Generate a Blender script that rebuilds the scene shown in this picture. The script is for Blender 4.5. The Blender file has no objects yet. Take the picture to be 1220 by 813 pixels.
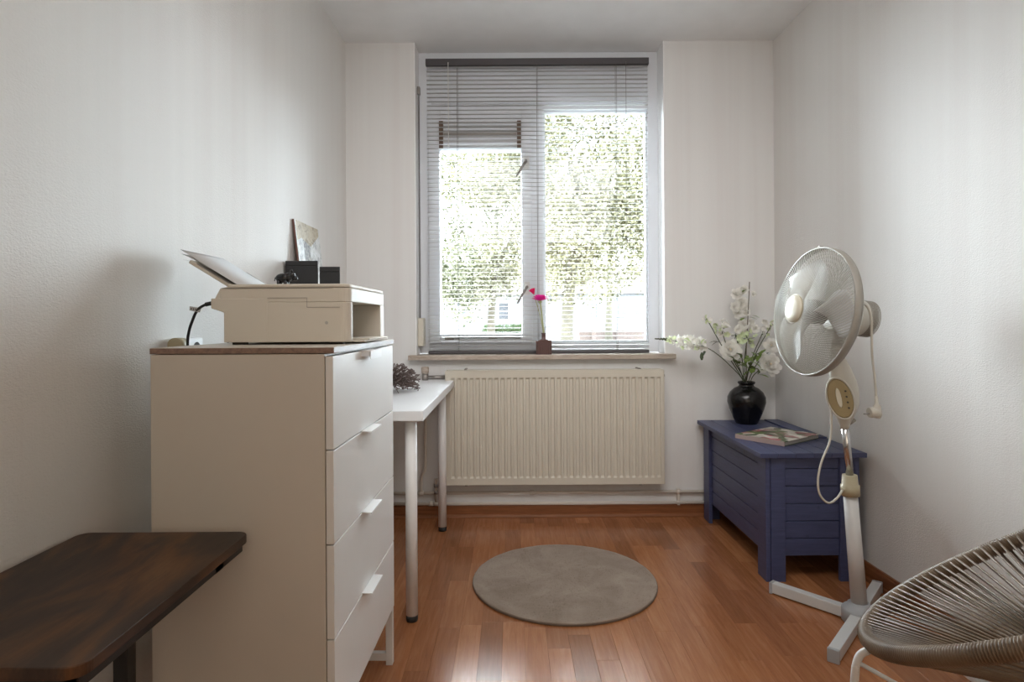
import bpy, math, random
from mathutils import Vector, Matrix
random.seed(7)
C = bpy.context.scene
R = math.radians
# ------------------------------------------------------------------ camera
F, CH, ROLL = 715.0, 1.04, 0.006
cam = bpy.data.objects.new('camera', bpy.data.cameras.new('camera'))
C.collection.objects.link(cam); C.camera = cam
cam.location = (0, 0, CH)
cam.rotation_euler = (R(90), ROLL, 0)
cam.data.sensor_width = 36; cam.data.lens = F / 1220 * 36
cam.data.shift_y = -22.5 / 1220; cam.data.clip_start = .02; cam.data.clip_end = 300
# ------------------------------------------------------------------ sky
w = bpy.data.worlds.new('World'); C.world = w; w.use_nodes = True
wn = w.node_tree.nodes; bg = wn['Background']
bg.inputs[0].default_value = (.80, .90, 1, 1); bg.inputs[1].default_value = 25.0
# ------------------------------------------------------------------ sun and big lights
def light(name, kind, loc, rot, energy, color, size=None, size_y=None):
    l = bpy.data.lights.new(name, kind); l.energy = energy; l.color = color
    o = bpy.data.objects.new(name, l); C.collection.objects.link(o)
    o.location = loc; o.rotation_euler = rot
    if kind == 'AREA':
        l.shape = 'RECTANGLE'; l.size = size; l.size_y = size_y
    return o
sun = light('sun', 'SUN', (0, 0, 20), (R(-60), 0, R(6)), 17.0, (.98, .98, 1)); sun.data.angle = R(62)   # veiled sun beyond the trees
port = light('window_portal', 'AREA', (.15, 3.47, 1.6), (R(-90), 0, 0), 1, (1, 1, 1), 1.36, 1.5)
port.data.cycles.is_portal = True
light('rear_fill_light', 'AREA', (.3, -1.15, 1.5), (R(90), 0, 0), 8, (1, .82, .62), 1.6, 1.6)  # unseen warm fill, added behind the camera to lift the interior
room_fill = light('overhead_fill', 'AREA', (.25, 1.10, 2.16), (R(58), 0, 0), 6, (1, .98, .98), 1.4, .8); room_fill.data.spread = R(105)  # unseen fill panel, added to brighten back wall, radiator and floor
C.view_settings.view_transform = 'Standard'; C.view_settings.look = 'None'
C.view_settings.gamma = 1; C.view_settings.use_curve_mapping = False
C.view_settings.exposure = 0.60

def PT(px, py, d):
    """pixel at depth d -> point"""
    X, Y = px - 610, py - 384
    return Vector(((X - ROLL * Y) * d / F, d, CH - (Y + ROLL * X) * d / F))
# ------------------------------------------------------------------ materials
def lin(c):
    return tuple((v / 255 / 12.92 if v / 255 <= .04045 else ((v / 255 + .055) / 1.055) ** 2.4) for v in c)
class N:
    def __init__(s, name):
        s.m = bpy.data.materials.new(name); s.m.use_nodes = True
        s.t = s.m.node_tree; s.b = s.t.nodes['Principled BSDF']
        s.tc = None
    def n(s, k, **kw):
        x = s.t.nodes.new(k)
        for a, v in kw.items():
            if a[0] == '_': x.inputs[a[1:].replace('_', ' ')].default_value = v
            else: setattr(x, a, v)
        return x
    def l(s, a, b): s.t.links.new(a, b)
    def coords(s, scale=(1, 1, 1), rand=False):
        tc = s.n('ShaderNodeTexCoord'); mp = s.n('ShaderNodeMapping'); mp.inputs['Scale'].default_value = scale
        s.l(tc.outputs['Object'], mp.inputs['Vector'])
        if rand:
            oi = s.n('ShaderNodeObjectInfo'); mu = s.n('ShaderNodeMath', operation='MULTIPLY'); mu.inputs[1].default_value = 37
            s.l(oi.outputs['Random'], mu.inputs[0]); s.l(mu.outputs[0], mp.inputs['Location'])
        return mp.outputs[0]
    def noise(s, vec, scale, detail=3, rough=.5, dist=0):
        x = s.n('ShaderNodeTexNoise'); x.inputs['Scale'].default_value = scale; x.inputs['Detail'].default_value = detail
        x.inputs['Roughness'].default_value = rough; x.inputs['Distortion'].default_value = dist
        if vec: s.l(vec, x.inputs['Vector'])
        return x.outputs['Fac']
    def ramp(s, fac, stops):
        x = s.n('ShaderNodeValToRGB'); e = x.color_ramp.elements
        while len(e) < len(stops): e.new(.5)
        for i, (p, c) in enumerate(stops): e[i].position = p; e[i].color = (*c, 1)
        s.l(fac, x.inputs[0]); return x.outputs[0]
    def bump(s, h, strength=.3, dist=.002, prev=None):
        x = s.n('ShaderNodeBump'); x.inputs['Strength'].default_value = strength; x.inputs['Distance'].default_value = dist
        s.l(h, x.inputs['Height'])
        if prev: s.l(prev, x.inputs['Normal'])
        s.l(x.outputs[0], s.b.inputs['Normal']); return x.outputs[0]
    def set(s, col=None, rough=.5, metal=0, spec=.5, **kw):
        if col is not None:
            if isinstance(col, tuple): s.b.inputs['Base Color'].default_value = (*col, 1)
            else: s.l(col, s.b.inputs['Base Color'])
        s.b.inputs['Roughness'].default_value = rough; s.b.inputs['Metallic'].default_value = metal
        s.b.inputs['Specular IOR Level'].default_value = spec
        for k, v in kw.items(): s.b.inputs[k.replace('_', ' ')].default_value = v
        return s.m
def flat(name, c, rough=.5, metal=0, spec=.5, var=.04, bump=0, bs=60, **kw):
    """paint or plastic with a slight mottling"""
    x = N(name); v = x.coords(); nz = x.noise(v, 9, 3)
    col = x.ramp(nz, [(.3, tuple(a * (1 - var) for a in c)), (.7, tuple(min(1, a * (1 + var)) for a in c))])
    if bump: x.bump(x.noise(v, bs, 4), bump, .001)
    return x.set(col, rough, metal, spec, **kw)
def wallpaper(name, c, c2, amp=.5):
    x = N(name)
    st = x.noise(x.coords((9, 9, .18)), 1.0, 4, .6)
    col = x.ramp(st, [(.3, c2), (.52, c), (.75, tuple(min(1, a * 1.03) for a in c))])
    a = x.noise(x.coords((150, 150, 260)), 1.0, 2, .6, .4)
    b = x.noise(x.coords((220, 220, 14)), 1.0, 3)
    p = x.bump(a, amp, .0022); x.bump(b, amp * .4, .001, p)
    return x.set(col, .62, 0, .35)
M = {}
M['wall'] = wallpaper('wallpaper', (.78, .765, .74), (.76, .735, .71), .6)
M['wall_back'] = wallpaper('wallpaper_back', (.78, .78, .77), (.75, .735, .725), .22)
M['wall_rear'] = flat('rear_wall_dark', (.34, .31, .28), .8)  # dark tone set so this unseen wall bounces less light
M['ceiling'] = flat('ceiling_paint', (.86, .86, .86), .9, var=.02, bump=.15, bs=25)
M['white'] = flat('white_lacquer', (.84, .84, .84), .45, var=.01)
M['trimwhite'] = flat('trim_paint', (.88, .88, .88), .35, var=.02)
M['frame'] = flat('window_frame_white', (.76, .79, .83), .3, var=.01)
M['cab'] = flat('cabinet_shaded', (.60, .555, .49), .45, var=.01)  # white darkened and warmed to hold the shade on the carcass
M['desk'] = flat('desk_white', (.80, .81, .83), .38, var=.01)
M['dresser'] = flat('dresser_foil', (.75, .74, .725), .42, var=.01)
M['cream'] = flat('radiator_cream', (.64, .60, .51), .4, var=.02)
M['pipe'] = flat('pipe_paint', (.68, .63, .56), .45, var=.05)
M['printer'] = flat('printer_plastic', (.62, .57, .49), .5, var=.01, bump=.05, bs=400)
M['printer_in'] = flat('printer_inside', (.42, .40, .36), .6)
M['black'] = flat('black_matte', (.012, .012, .013), .55, bump=.1, bs=200)
M['gloss_black'] = flat('black_glazed', (.004, .004, .005), .22, spec=.5, var=.2)
M['rubber'] = flat('black_rubber', (.015, .015, .015), .6)
M['dark'] = flat('dark_gap', (.06, .055, .05), .8)
M['steel_black'] = flat('black_steel', (.01, .01, .01), .45)
M['slat'] = flat('slat_grey', (.56, .56, .56), .42, .1, var=.02)
M['rail'] = flat('rail_grey', (.075, .07, .075), .45)
M['cordgrey'] = flat('cord_grey', (.16, .15, .15), .8)
M['cordwhite'] = flat('cord_white', (.7, .7, .68), .8)
M['ventbrown'] = flat('vent_brown', (.16, .11, .08), .6)
M['ventgrey'] = flat('vent_grey', (.5, .5, .5), .5)
M['chrome'] = flat('chrome', (.65, .65, .66), .18, 1.0, var=.02)
M['metalgrey'] = flat('dull_metal', (.30, .28, .26), .4, .7)
M['fan'] = flat('fan_plastic', (.54, .52, .46), .38, var=.02)
M['fan2'] = flat('fan_white', (.66, .67, .665), .35, var=.02)
M['wire'] = flat('grille_wire', (.50, .485, .43), .4)
M['beige'] = flat('beige_plastic', (.42, .37, .25), .4)
M['panel'] = flat('panel_gold', (.30, .235, .12), .35, .1)
M['ringgrey'] = flat('ring_grey', (.33, .31, .27), .45)
M['hubgrey'] = flat('hub_grey', (.17, .165, .155), .4)
M['basegrey'] = flat('base_grey', (.42, .44, .46), .45)
M['badge'] = flat('badge_pearl', (.66, .62, .50), .3)
M['cordbeige'] = flat('cable_beige', (.55, .52, .45), .5)
def petalm(name, c, tr=.45):
    x = N(name); tl = x.n('ShaderNodeBsdfTranslucent'); df = x.n('ShaderNodeBsdfDiffuse'); mx = x.n('ShaderNodeMixShader'); mx.inputs[0].default_value = tr
    tl.inputs[0].default_value = (*c, 1); df.inputs[0].default_value = (*c, 1)
    x.l(df.outputs[0], mx.inputs[1]); x.l(tl.outputs[0], mx.inputs[2]); x.l(mx.outputs[0], x.t.nodes['Material Output'].inputs[0]); return x.m
M['petal'] = petalm('petal_white', (.95, .94, .90))
M['petal_green'] = petalm('petal_greenish', (.80, .88, .62))
M['petal_heart'] = flat('petal_heart', (.75, .62, .45), .6)
M['leaf'] = flat('leaf_green', (.16, .24, .05), .5, var=.25)
M['leafdark'] = flat('leaf_dark', (.045, .07, .03), .5, var=.2)
M['stem'] = flat('stem_green', (.07, .09, .045), .6, var=.2)
M['stempale'] = flat('stem_pale', (.42, .44, .22), .6)
M['twig'] = flat('twig_brown', (.15, .115, .105), .75, var=.3)
M['bark'] = flat('bark_twig', (.12, .085, .06), .8, var=.3)
M['pink'] = petalm('petal_pink', (.95, .06, .48), .35)
M['pinkred'] = petalm('bud_red', (.80, .03, .16), .3)
M['paper'] = flat('paper_white', (.60, .60, .60), .85)
M['pages'] = flat('book_pages', (.42, .40, .37), .85)
M['pageedge'] = flat('book_spine', (.46, .36, .33), .7)
M['metalwhite'] = flat('white_powder_steel', (.72, .71, .69), .35)
M['cordbrown'] = None
# blue painted planks
def blue():
    x = N('blue_stain'); v = x.coords((14, 14, 14), True)
    g = x.noise(x.coords((3, 3, 30), True), 3, 4, .6, .5)
    col = x.ramp(g, [(.3, (.050, .060, .132)), (.6, (.064, .076, .165)), (.85, (.080, .094, .192))])
    vo = x.n('ShaderNodeTexVoronoi'); vo.inputs['Scale'].default_value = .8; x.l(v, vo.inputs['Vector'])
    k = x.ramp(vo.outputs['Distance'], [(.0, (.35, .35, .35)), (.12, (1, 1, 1))])
    mx = x.n('ShaderNodeMix', data_type='RGBA', blend_type='MULTIPLY'); mx.inputs[0].default_value = .7
    x.l(col, mx.inputs[6]); x.l(k, mx.inputs[7]); x.bump(g, .25, .001)
    return x.set(mx.outputs[2], .42, 0, .5)
M['blue'] = blue()
def laminate():
    x = N('laminate_beech')
    oi = x.n('ShaderNodeObjectInfo')
    g = x.noise(x.coords((30, 2.2, 30), True), 2.5, 5, .6, .6)
    col = x.ramp(g, [(.2, (.29, .110, .044)), (.5, (.385, .158, .066)), (.8, (.47, .215, .105))])
    base = x.ramp(oi.outputs['Random'], [(0, (.72, .68, .65)), (.3, (.92, .90, .88)), (.7, (1.02, 1.0, .98)), (1, (1.2, 1.22, 1.22))])
    mx = x.n('ShaderNodeMix', data_type='RGBA', blend_type='MULTIPLY'); mx.inputs[0].default_value = 1
    x.l(col, mx.inputs[6]); x.l(base, mx.inputs[7])
    x.bump(x.noise(x.coords((60, 6, 60), True), 3, 3), .04, .0005)
    return x.set(mx.outputs[2], .19, 0, .55)
M['laminate'] = laminate()
def cherry():
    x = N('cherry_skirting'); g = x.noise(x.coords((3, 3, 40)), 2, 4, .6, .4)
    return x.set(x.ramp(g, [(.3, (.17, .06, .02)), (.7, (.28, .105, .04))]), .38)
M['cherry'] = cherry()
def walnut():
    x = N('walnut_edge'); g = x.noise(x.coords((40, 5, 60)), 2, 4, .6, .4)
    return x.set(x.ramp(g, [(.3, (.16, .10, .075)), (.7, (.30, .20, .15))]), .35)
M['walnut'] = walnut()
def rustic():
    x = N('rustic_brown_top')
    big = x.noise(x.coords((5.5, 2.2, 3)), 1.6, 4, .55, .8)
    col = x.ramp(big, [(.30, (.020, .011, .008)), (.46, (.05, .027, .017)), (.58, (.13, .055, .020)), (.78, (.19, .095, .04))])
    fine = x.noise(x.coords((90, 9, 30)), 1.5, 5, .7, .4)
    f = x.ramp(fine, [(.3, (.55, .55, .55)), (.6, (1, 1, 1))])
    mx = x.n('ShaderNodeMix', data_type='RGBA', blend_type='MULTIPLY'); mx.inputs[0].default_value = .8
    x.l(col, mx.inputs[6]); x.l(f, mx.inputs[7]); x.bump(fine, .15, .0006)
    return x.set(mx.outputs[2], .42, 0, .4)
M['rustic'] = rustic()
def marble():
    x = N('sill_marble'); g = x.noise(x.coords((8, 20, 40)), 1.5, 6, .65, 1.2)
    return x.set(x.ramp(g, [(.3, (.32, .25, .19)), (.5, (.46, .39, .33)), (.7, (.56, .49, .43))]), .3)
M['marble'] = marble()
def rugm():
    x = N('rug_pile'); v = x.coords()
    a = x.noise(v, 7, 4, .6, .8); b = x.noise(v, 160, 3, .7)
    col = x.ramp(a, [(.3, (.27, .215, .172)), (.5, (.335, .272, .222)), (.72, (.40, .335, .28))])
    x.bump(b, .35, .004)
    return x.set(col, .95, 0, .1, Sheen_Weight=.25)
M['rug'] = rugm()
def cordm():
    x = N('brown_cord'); v = x.coords(); a = x.noise(v, 14, 3)
    x.bump(x.noise(v, 400, 2), .2, .0006)
    return x.set(x.ramp(a, [(.3, (.135, .092, .058)), (.7, (.215, .155, .102))]), .4, 0, .5)
M['cordbrown'] = cordm()
def glassm():
    x = N('window_glass'); t = x.t
    tr = x.n('ShaderNodeBsdfTransparent'); tr.inputs[0].default_value = (.95, .97, .96, 1)
    gl = x.n('ShaderNodeBsdfGlossy'); gl.inputs['Roughness'].default_value = .02
    fr = x.n('ShaderNodeFresnel'); mx = x.n('ShaderNodeMixShader')
    x.l(fr.outputs[0], mx.inputs[0]); x.l(tr.outputs[0], mx.inputs[1]); x.l(gl.outputs[0], mx.inputs[2])
    x.l(mx.outputs[0], t.nodes['Material Output'].inputs[0]); return x.m
M['glass'] = glassm()
def vaseglass():
    x = N('brown_ribbed_glass')
    return x.set((.17, .095, .085), .12, 0, .6, Transmission_Weight=.25)
M['vaseglass'] = vaseglass()
def foliage(name, stops):
    x = N(name); g = x.n('ShaderNodeNewGeometry')
    col = x.ramp(g.outputs['Random Per Island'], stops)
    tl = x.n('ShaderNodeBsdfTranslucent'); df = x.n('ShaderNodeBsdfDiffuse'); mx = x.n('ShaderNodeMixShader')
    mx.inputs[0].default_value = .45
    x.l(col, tl.inputs[0]); x.l(col, df.inputs[0]); x.l(df.outputs[0], mx.inputs[1]); x.l(tl.outputs[0], mx.inputs[2])
    x.l(mx.outputs[0], x.t.nodes['Material Output'].inputs[0]); return x.m
M['fol_yellow'] = foliage('foliage_yellow', [(0, (.026, .025, .011)), (.22, (.070, .065, .032)), (.45, (.15, .135, .078)), (.7, (.24, .22, .15)), (1, (.33, .31, .24))])
M['fol_green'] = foliage('foliage_green', [(0, (.026, .032, .016)), (.25, (.080, .080, .044)), (.55, (.18, .17, .11)), (1, (.32, .31, .25))])
M['fol_hedge'] = foliage('foliage_hedge', [(0, (.010, .020, .010)), (.5, (.025, .045, .018)), (1, (.05, .075, .035))])
M['treebark'] = flat('tree_bark', (.045, .038, .024), .9, var=.4)
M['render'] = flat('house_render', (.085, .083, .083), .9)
M['roof'] = flat('roof_tile', (.05, .036, .034), .8, var=.2)
M['housewin'] = flat('house_window_dark', (.012, .014, .018), .2)
M['brickpink'] = flat('pinkish_brick', (.07, .05, .042), .9, var=.15)
M['paving'] = flat('street_paving', (.10, .10, .095), .9, var=.1)
def art(name, stops, sc, dist):
    x = N(name); v = x.coords((sc, sc, sc))
    a = x.noise(v, 1, 5, .6, dist)
    return x.set(x.ramp(a, stops), .35)
def coverart():
    x = N('book_cover_print')
    vo = x.n('ShaderNodeTexVoronoi'); vo.inputs['Scale'].default_value = 26
    nz = x.noise(x.coords((20, 20, 20)), 1, 3, .5, .5)
    x.l(x.coords(), vo.inputs['Vector'])
    sep = x.n('ShaderNodeSeparateColor'); x.l(vo.outputs['Color'], sep.inputs[0])
    c = x.ramp(sep.outputs[0], [(0, (.80, .76, .68)), (.26, (.80, .76, .70)), (.34, (.38, .03, .07)), (.50, (.55, .28, .26)), (.58, (.08, .14, .04)), (.8, (.20, .27, .10)), (1, (.03, .05, .02))])
    for e in c.node.color_ramp.elements: pass
    c2 = x.ramp(nz, [(.35, (.6, .6, .55)), (.6, (1.1, 1.1, 1.1))])
    mx = x.n('ShaderNodeMix', data_type='RGBA', blend_type='MULTIPLY'); mx.inputs[0].default_value = .7
    x.l(c, mx.inputs[6]); x.l(c2, mx.inputs[7])
    return x.set(mx.outputs[2], .3)
M['cover'] = coverart()
M['art_sky'] = art('picture_sepia', [(.38, (.34, .26, .15)), (.5, (.48, .41, .28)), (.62, (.20, .14, .07))], 25, 1)
M['art_white'] = art('picture_pale', [(.35, (.30, .30, .32)), (.5, (.62, .64, .62)), (.65, (.75, .76, .78))], 40, .5)
M['art_dark'] = art('picture_grey', [(.38, (.05, .05, .06)), (.5, (.18, .17, .16)), (.62, (.5, .48, .43))], 60, .5)
M['art_edge'] = flat('picture_edge', (.17, .085, .07), .6)

# ------------------------------------------------------------------ mesh builder
class MB:
    def __init__(s): s.v = []; s.f = []; s.s = []
    def add(s, vs, fs, smooth=False):
        o = len(s.v); s.v += [Vector(v) for v in vs]; s.f += [tuple(i + o for i in f) for f in fs]; s.s += [smooth] * len(fs); return s
    def box(s, x0, x1, y0, y1, z0, z1):
        return s.add([(x, y, z) for z in (z0, z1) for y in (y0, y1) for x in (x0, x1)],
                     [(0, 2, 3, 1), (4, 5, 7, 6), (0, 1, 5, 4), (2, 6, 7, 3), (0, 4, 6, 2), (1, 3, 7, 5)])
    def prism(s, pts, z0, z1, smooth=False):
        """footprint (x, y), counter-clockwise, from z0 to z1"""
        n = len(pts)
        s.add([(x, y, z0) for x, y in pts] + [(x, y, z1) for x, y in pts], [tuple(range(n - 1, -1, -1)), tuple(range(n, 2 * n))])
        o = len(s.v) - 2 * n
        for i in range(n):
            j = (i + 1) % n; s.f.append((o + i, o + j, o + n + j, o + n + i)); s.s.append(smooth)
        return s
    def prism_y(s, pts, y0, y1):
        """profile (x, z) extruded along y"""
        n = len(pts); o = len(s.v)
        s.add([(x, y0, z) for x, z in pts] + [(x, y1, z) for x, z in pts], [tuple(range(n)), tuple(range(2 * n - 1, n - 1, -1))])
        for i in range(n):
            j = (i + 1) % n; s.f.append((o + i, o + n + i, o + n + j, o + j)); s.s.append(False)
        return s
    def loft(s, rings, cap=True, closed=False, smooth=True):
        n = len(rings[0]); o = len(s.v); m = len(rings)
        for r in rings: s.v += [Vector(p) for p in r]
        for k in range(m if closed else m - 1):
            a, b = o + k * n, o + ((k + 1) % m) * n
            for i in range(n):
                j = (i + 1) % n; s.f.append((a + i, a + j, b + j, b + i)); s.s.append(smooth)
        if cap and not closed:
            s.f.append(tuple(range(o + n - 1, o - 1, -1))); s.s.append(False)
            s.f.append(tuple(range(o + (m - 1) * n, o + m * n))); s.s.append(False)
        return s
    def tube(s, pts, r, n=8, closed=False, cap=True):
        pts = [Vector(p) for p in pts]; m = len(pts); rr = r if isinstance(r, (list, tuple)) else [r] * m
        rings = []; up = None
        for i, p in enumerate(pts):
            if closed: t = pts[(i + 1) % m] - pts[i - 1]
            else: t = pts[min(i + 1, m - 1)] - pts[max(i - 1, 0)]
            t.normalize()
            if up is None: up = t.orthogonal().normalized()
            else:
                up = up - t * up.dot(t)
                up = up.normalized() if up.length > 1e-6 else t.orthogonal().normalized()
            q = t.cross(up)
            rings.append([p + (up * math.cos(2 * math.pi * k / n) + q * math.sin(2 * math.pi * k / n)) * rr[i] for k in range(n)])
        return s.loft(rings, cap, closed)
    def lathe(s, prof, n=32, M4=None, cap=True):
        """profile (r, z) about the local z axis"""
        rings = [[Vector((r * math.cos(2 * math.pi * k / n), r * math.sin(2 * math.pi * k / n), z)) for k in range(n)] for r, z in prof]
        if M4: rings = [[M4 @ p for p in r] for r in rings]
        return s.loft(rings, cap)
    def ball(s, c, r, n=8, m=6, sc=(1, 1, 1)):
        c = Vector(c); rings = []
        for i in range(m + 1):
            th = math.pi * (i + .001) / (m + .002)
            rings.append([c + Vector((sc[0] * r * math.sin(th) * math.cos(2 * math.pi * k / n), sc[1] * r * math.sin(th) * math.sin(2 * math.pi * k / n), -sc[2] * r * math.cos(th))) for k in range(n)])
        return s.loft(rings, True)
    def xf(s, m): s.v = [m @ v for v in s.v]; return s
    def mesh(s, name, off=None):
        me = bpy.data.meshes.new(name)
        o = off or Vector((0, 0, 0))
        me.from_pydata([tuple(v - o) for v in s.v], [], s.f); me.update()
        me.polygons.foreach_set('use_smooth', s.s); return me
OFF = {}
def link(name, data, mat, parent=None, bevel=0, kind=None, label=None, seg=2):
    o = bpy.data.objects.new(name, data); C.collection.objects.link(o)
    if mat and not data.materials: data.materials.append(M[mat] if isinstance(mat, str) else mat)
    if parent: o.parent = parent
    if bevel:
        b = o.modifiers.new('bevel', 'BEVEL'); b.width = bevel; b.segments = seg; b.limit_method = 'ANGLE'; b.angle_limit = R(50)
    if kind: o['kind'] = kind
    if label: o['label'] = label
    return o
def part(name, mb, mat, parent, **kw):
    """mesh given in scene coordinates, stored relative to its (unrotated) thing"""
    off = OFF.get(parent, Vector((0, 0, 0)))
    o = link(name, mb.mesh(name, off), mat, parent, **kw); OFF[o] = off; return o
def tag(o, label, cat, group=None, kind=None):
    o['label'] = label; o['category'] = cat
    if group: o['group'] = group
    if kind: o['kind'] = kind
    return o
def thing(name, label, cat, loc, rotz=0, group=None):
    o = bpy.data.objects.new(name, None); C.collection.objects.link(o); o.empty_display_size = .05
    o.location = loc; o.rotation_euler = (0, 0, rotz); tag(o, label, cat, group)
    OFF[o] = Vector(loc) if rotz == 0 else Vector((0, 0, 0)); return o
def struct(name, mb, mat, bevel=0):
    o = link(name, mb.mesh(name), mat, None, bevel=bevel, kind='structure'); return o
def crom(pts, k=8):
    """smooth curve through points"""
    P = [Vector(p) for p in pts]; P = [P[0] * 2 - P[1]] + P + [P[-1] * 2 - P[-2]]; out = []
    for i in range(1, len(P) - 2):
        a, b, c, d = P[i - 1:i + 3]
        for j in range(k):
            t = j / k
            out.append(.5 * ((2 * b) + (c - a) * t + (2 * a - 5 * b + 4 * c - d) * t * t + (3 * b - a - 3 * c + d) * t ** 3))
    out.append(P[-2]); return out
def rrect(x0, x1, y0, y1, r, n=5, which=(1, 1, 1, 1)):
    """rounded footprint, ccw from (x0,y0); which = corners (x0y0, x1y0, x1y1, x0y1)"""
    out = []
    for (cx, cy, a0, sx, sy), w_ in zip(((x0, y0, 180, 1, 1), (x1, y0, 270, -1, 1), (x1, y1, 0, -1, -1), (x0, y1, 90, 1, -1)), which):
        if not w_: out.append((cx, cy)); continue
        for k in range(n + 1):
            a = R(a0 + 90 * k / n); out.append((cx + sx * r + r * math.cos(a), cy + sy * r + r * math.sin(a)))
    return out

# ================================================================== SETTING
YB, ZC = 3.205, 2.537
def xl(y): return -.915 + .0103 * y
def xr(y): return 1.476 - .0226 * y
Y0, Y1 = -1.3, 3.45
struct('wall_left', MB().prism([(xl(Y0) - .1, Y0), (xl(Y0), Y0), (xl(Y1), Y1), (xl(Y1) - .1, Y1)], 0, ZC), 'wall')
struct('wall_right', MB().prism([(xr(Y0), Y0), (xr(Y0) + .1, Y0), (xr(Y1) + .1, Y1), (xr(Y1), Y1)], 0, ZC), 'wall')
struct('wall_rear', MB().box(-1.1, 1.7, Y0 - .1, Y0, 0, ZC), 'wall_rear')
WX0, WX1 = -.5155, .820
wb = MB().box(xl(YB), WX0, YB, Y1, 0, ZC).box(WX1, xr(YB), YB, Y1, 0, ZC).box(WX0, WX1, YB, Y1, 0, .842)
struct('wall_back', wb, 'wall_back')
struct('ceiling', MB().box(-1.1, 1.7, Y0 - .1, Y1, ZC, ZC + .1), 'ceiling')
floor = struct('floor', MB().box(-1.1, 1.7, Y0 - .1, Y1, -.06, -.008), 'dark')
# laminate strips, staggered, running towards the window
SW, SL = .0725, .46
rest = MB(); k = 0; rr = random.Random(3)
meshes = {}
x = -.98
while x < 1.60:
    y = YB - .005; off = rr.choice([.1, .2, .3, .42, .15, .36]); first = True
    while y > Y0:
        L = off if first else SL * rr.choice([.8, 1, 1.15]); first = False
        ya = max(Y0, y - L)
        xa, xb = max(x, xl(ya) - .004), min(x + SW, xr(y) + .004)
        if xb - xa > .004:
            vis = ya > .9 and (xb > -.45 and (xa < 1.46)) and (abs((xa + xb) / 2) / max(y, .3) < .93) and (CH * F / max(y, .1) < 460) and ya < YB
            if vis:
                w_, l_ = round(xb - xa - .0003, 4), round(y - ya - .0003, 4)
                if (w_, l_) not in meshes:
                    e = .00025
                    m_ = MB().add([(-w_ / 2, 0, -.008), (w_ / 2, 0, -.008), (w_ / 2, l_, -.008), (-w_ / 2, l_, -.008),
                                   (-w_ / 2, 0, -e), (w_ / 2, 0, -e), (w_ / 2, l_, -e), (-w_ / 2, l_, -e),
                                   (-w_ / 2 + e, e, 0), (w_ / 2 - e, e, 0), (w_ / 2 - e, l_ - e, 0), (-w_ / 2 + e, l_ - e, 0)],
                                  [(3, 2, 1, 0), (8, 9, 10, 11)] + [(a + i, a + (i + 1) % 4, a + 4 + (i + 1) % 4, a + 4 + i) for a in (0, 4) for i in range(4)])
                    meshes[(w_, l_)] = m_.mesh('plank')
                o = link('plank', meshes[(w_, l_)], 'laminate', floor); o.location = ((xa + xb) / 2, ya, 0)
                k += 1
            else:
                rest.box(xa, xb - .0006, ya, y - .0006, -.008, 0)
        y = ya
    x += SW
link('far_planks', rest.mesh('far_planks'), 'laminate', floor, kind='stuff')
print('planks', k)
# skirting
def skirt(name, a, b, nrm):
    a, b, n = Vector(a), Vector(b), Vector(nrm)
    mb = MB()
    prof = [(0, 0), (.020, 0), (.020, .005), (.017, .014), (.012, .018), (.012, .060), (.008, .070), (0, .070)]
    rings = [[Vector((p.x + n.x * d, p.y + n.y * d, z)) for d, z in prof] for p in (a, b)]
    mb.loft(rings, smooth=False); return struct(name, mb, 'cherry')
skirt('baseboard_back', (xl(YB), YB), (xr(YB), YB), (0, -1))
skirt('baseboard_left', (xl(YB), YB), (xl(Y0), Y0), (1, 0))
skirt('baseboard_right', (xr(YB), YB), (xr(Y0), Y0), (-1, 0))
# cover strips lining the window recess, and above it
struct('trim_1', MB().box(WX0, WX0 + .006, YB - .003, 3.33, .868, ZC), 'trimwhite', .001)
struct('trim_2', MB().box(WX1 - .006, WX1, YB - .003, 3.33, .868, ZC), 'trimwhite', .001)
sill = struct('trim_3', MB().box(-.548, .862, 3.150, 3.33, .842, .868), 'marble', .003)

# ------------------------------------------------------------------ window
win = bpy.data.objects.new('window_1', None); C.collection.objects.link(win); win['kind'] = 'structure'; win.location = (.15, 3.36, .868)
OFF[win] = Vector(win.location)
FY0, FY1 = 3.33, 3.40
fr = part('outer_frame', MB().box(WX0, -.456, FY0, FY1, .868, ZC).box(.757, WX1, FY0, FY1, .868, ZC)
     .box(-.456, .757, FY0, FY1, .868, .927).box(-.456, .757, FY0, FY1, 2.215, ZC), 'frame', win, bevel=.003)
part('shutter_cover', MB().box(-.44, .745, FY0 - .012, FY0, 2.25, 2.49), 'frame', win, bevel=.003)
part('mullion', MB().box(.113, .180, FY0 - .006, FY1, .927, 2.215), 'frame', win, bevel=.003)
part('glazing_bead', MB().box(.180, .190, FY0 + .012, FY1 - .02, .927, 2.215).box(.747, .757, FY0 + .012, FY1 - .02, .927, 2.215)
     .box(.19, .747, FY0 + .012, FY1 - .02, 2.205, 2.215).box(.19, .747, FY0 + .012, FY1 - .02, .927, .937), 'frame', win, bevel=.002)
part('glass_pane', MB().box(.190, .747, FY0 + .035, FY0 + .039, .937, 2.205), 'glass', win)
SY0 = FY0 - .022
sash = part('sash', MB().box(-.457, -.395, SY0, FY1 - .01, .926, 2.216).box(.056, .114, SY0, FY1 - .01, .926, 2.216)
     .box(-.395, .056, SY0, FY1 - .01, .926, .975).box(-.395, .056, SY0, FY1 - .01, 2.146, 2.216)
     .box(-.395, .056, SY0 + .01, FY1 - .02, 1.995, 2.006), 'frame', win, bevel=.004)
part('glass_pane', MB().box(-.393, .054, FY0 + .03, FY0 + .034, .975, 1.995), 'glass', sash)
vent = part('ventilator', MB().box(-.395, .056, SY0 - .002, FY1 - .02, 2.006, 2.146), 'ventgrey', win, label='grey louvred air vent above the left pane')
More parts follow.
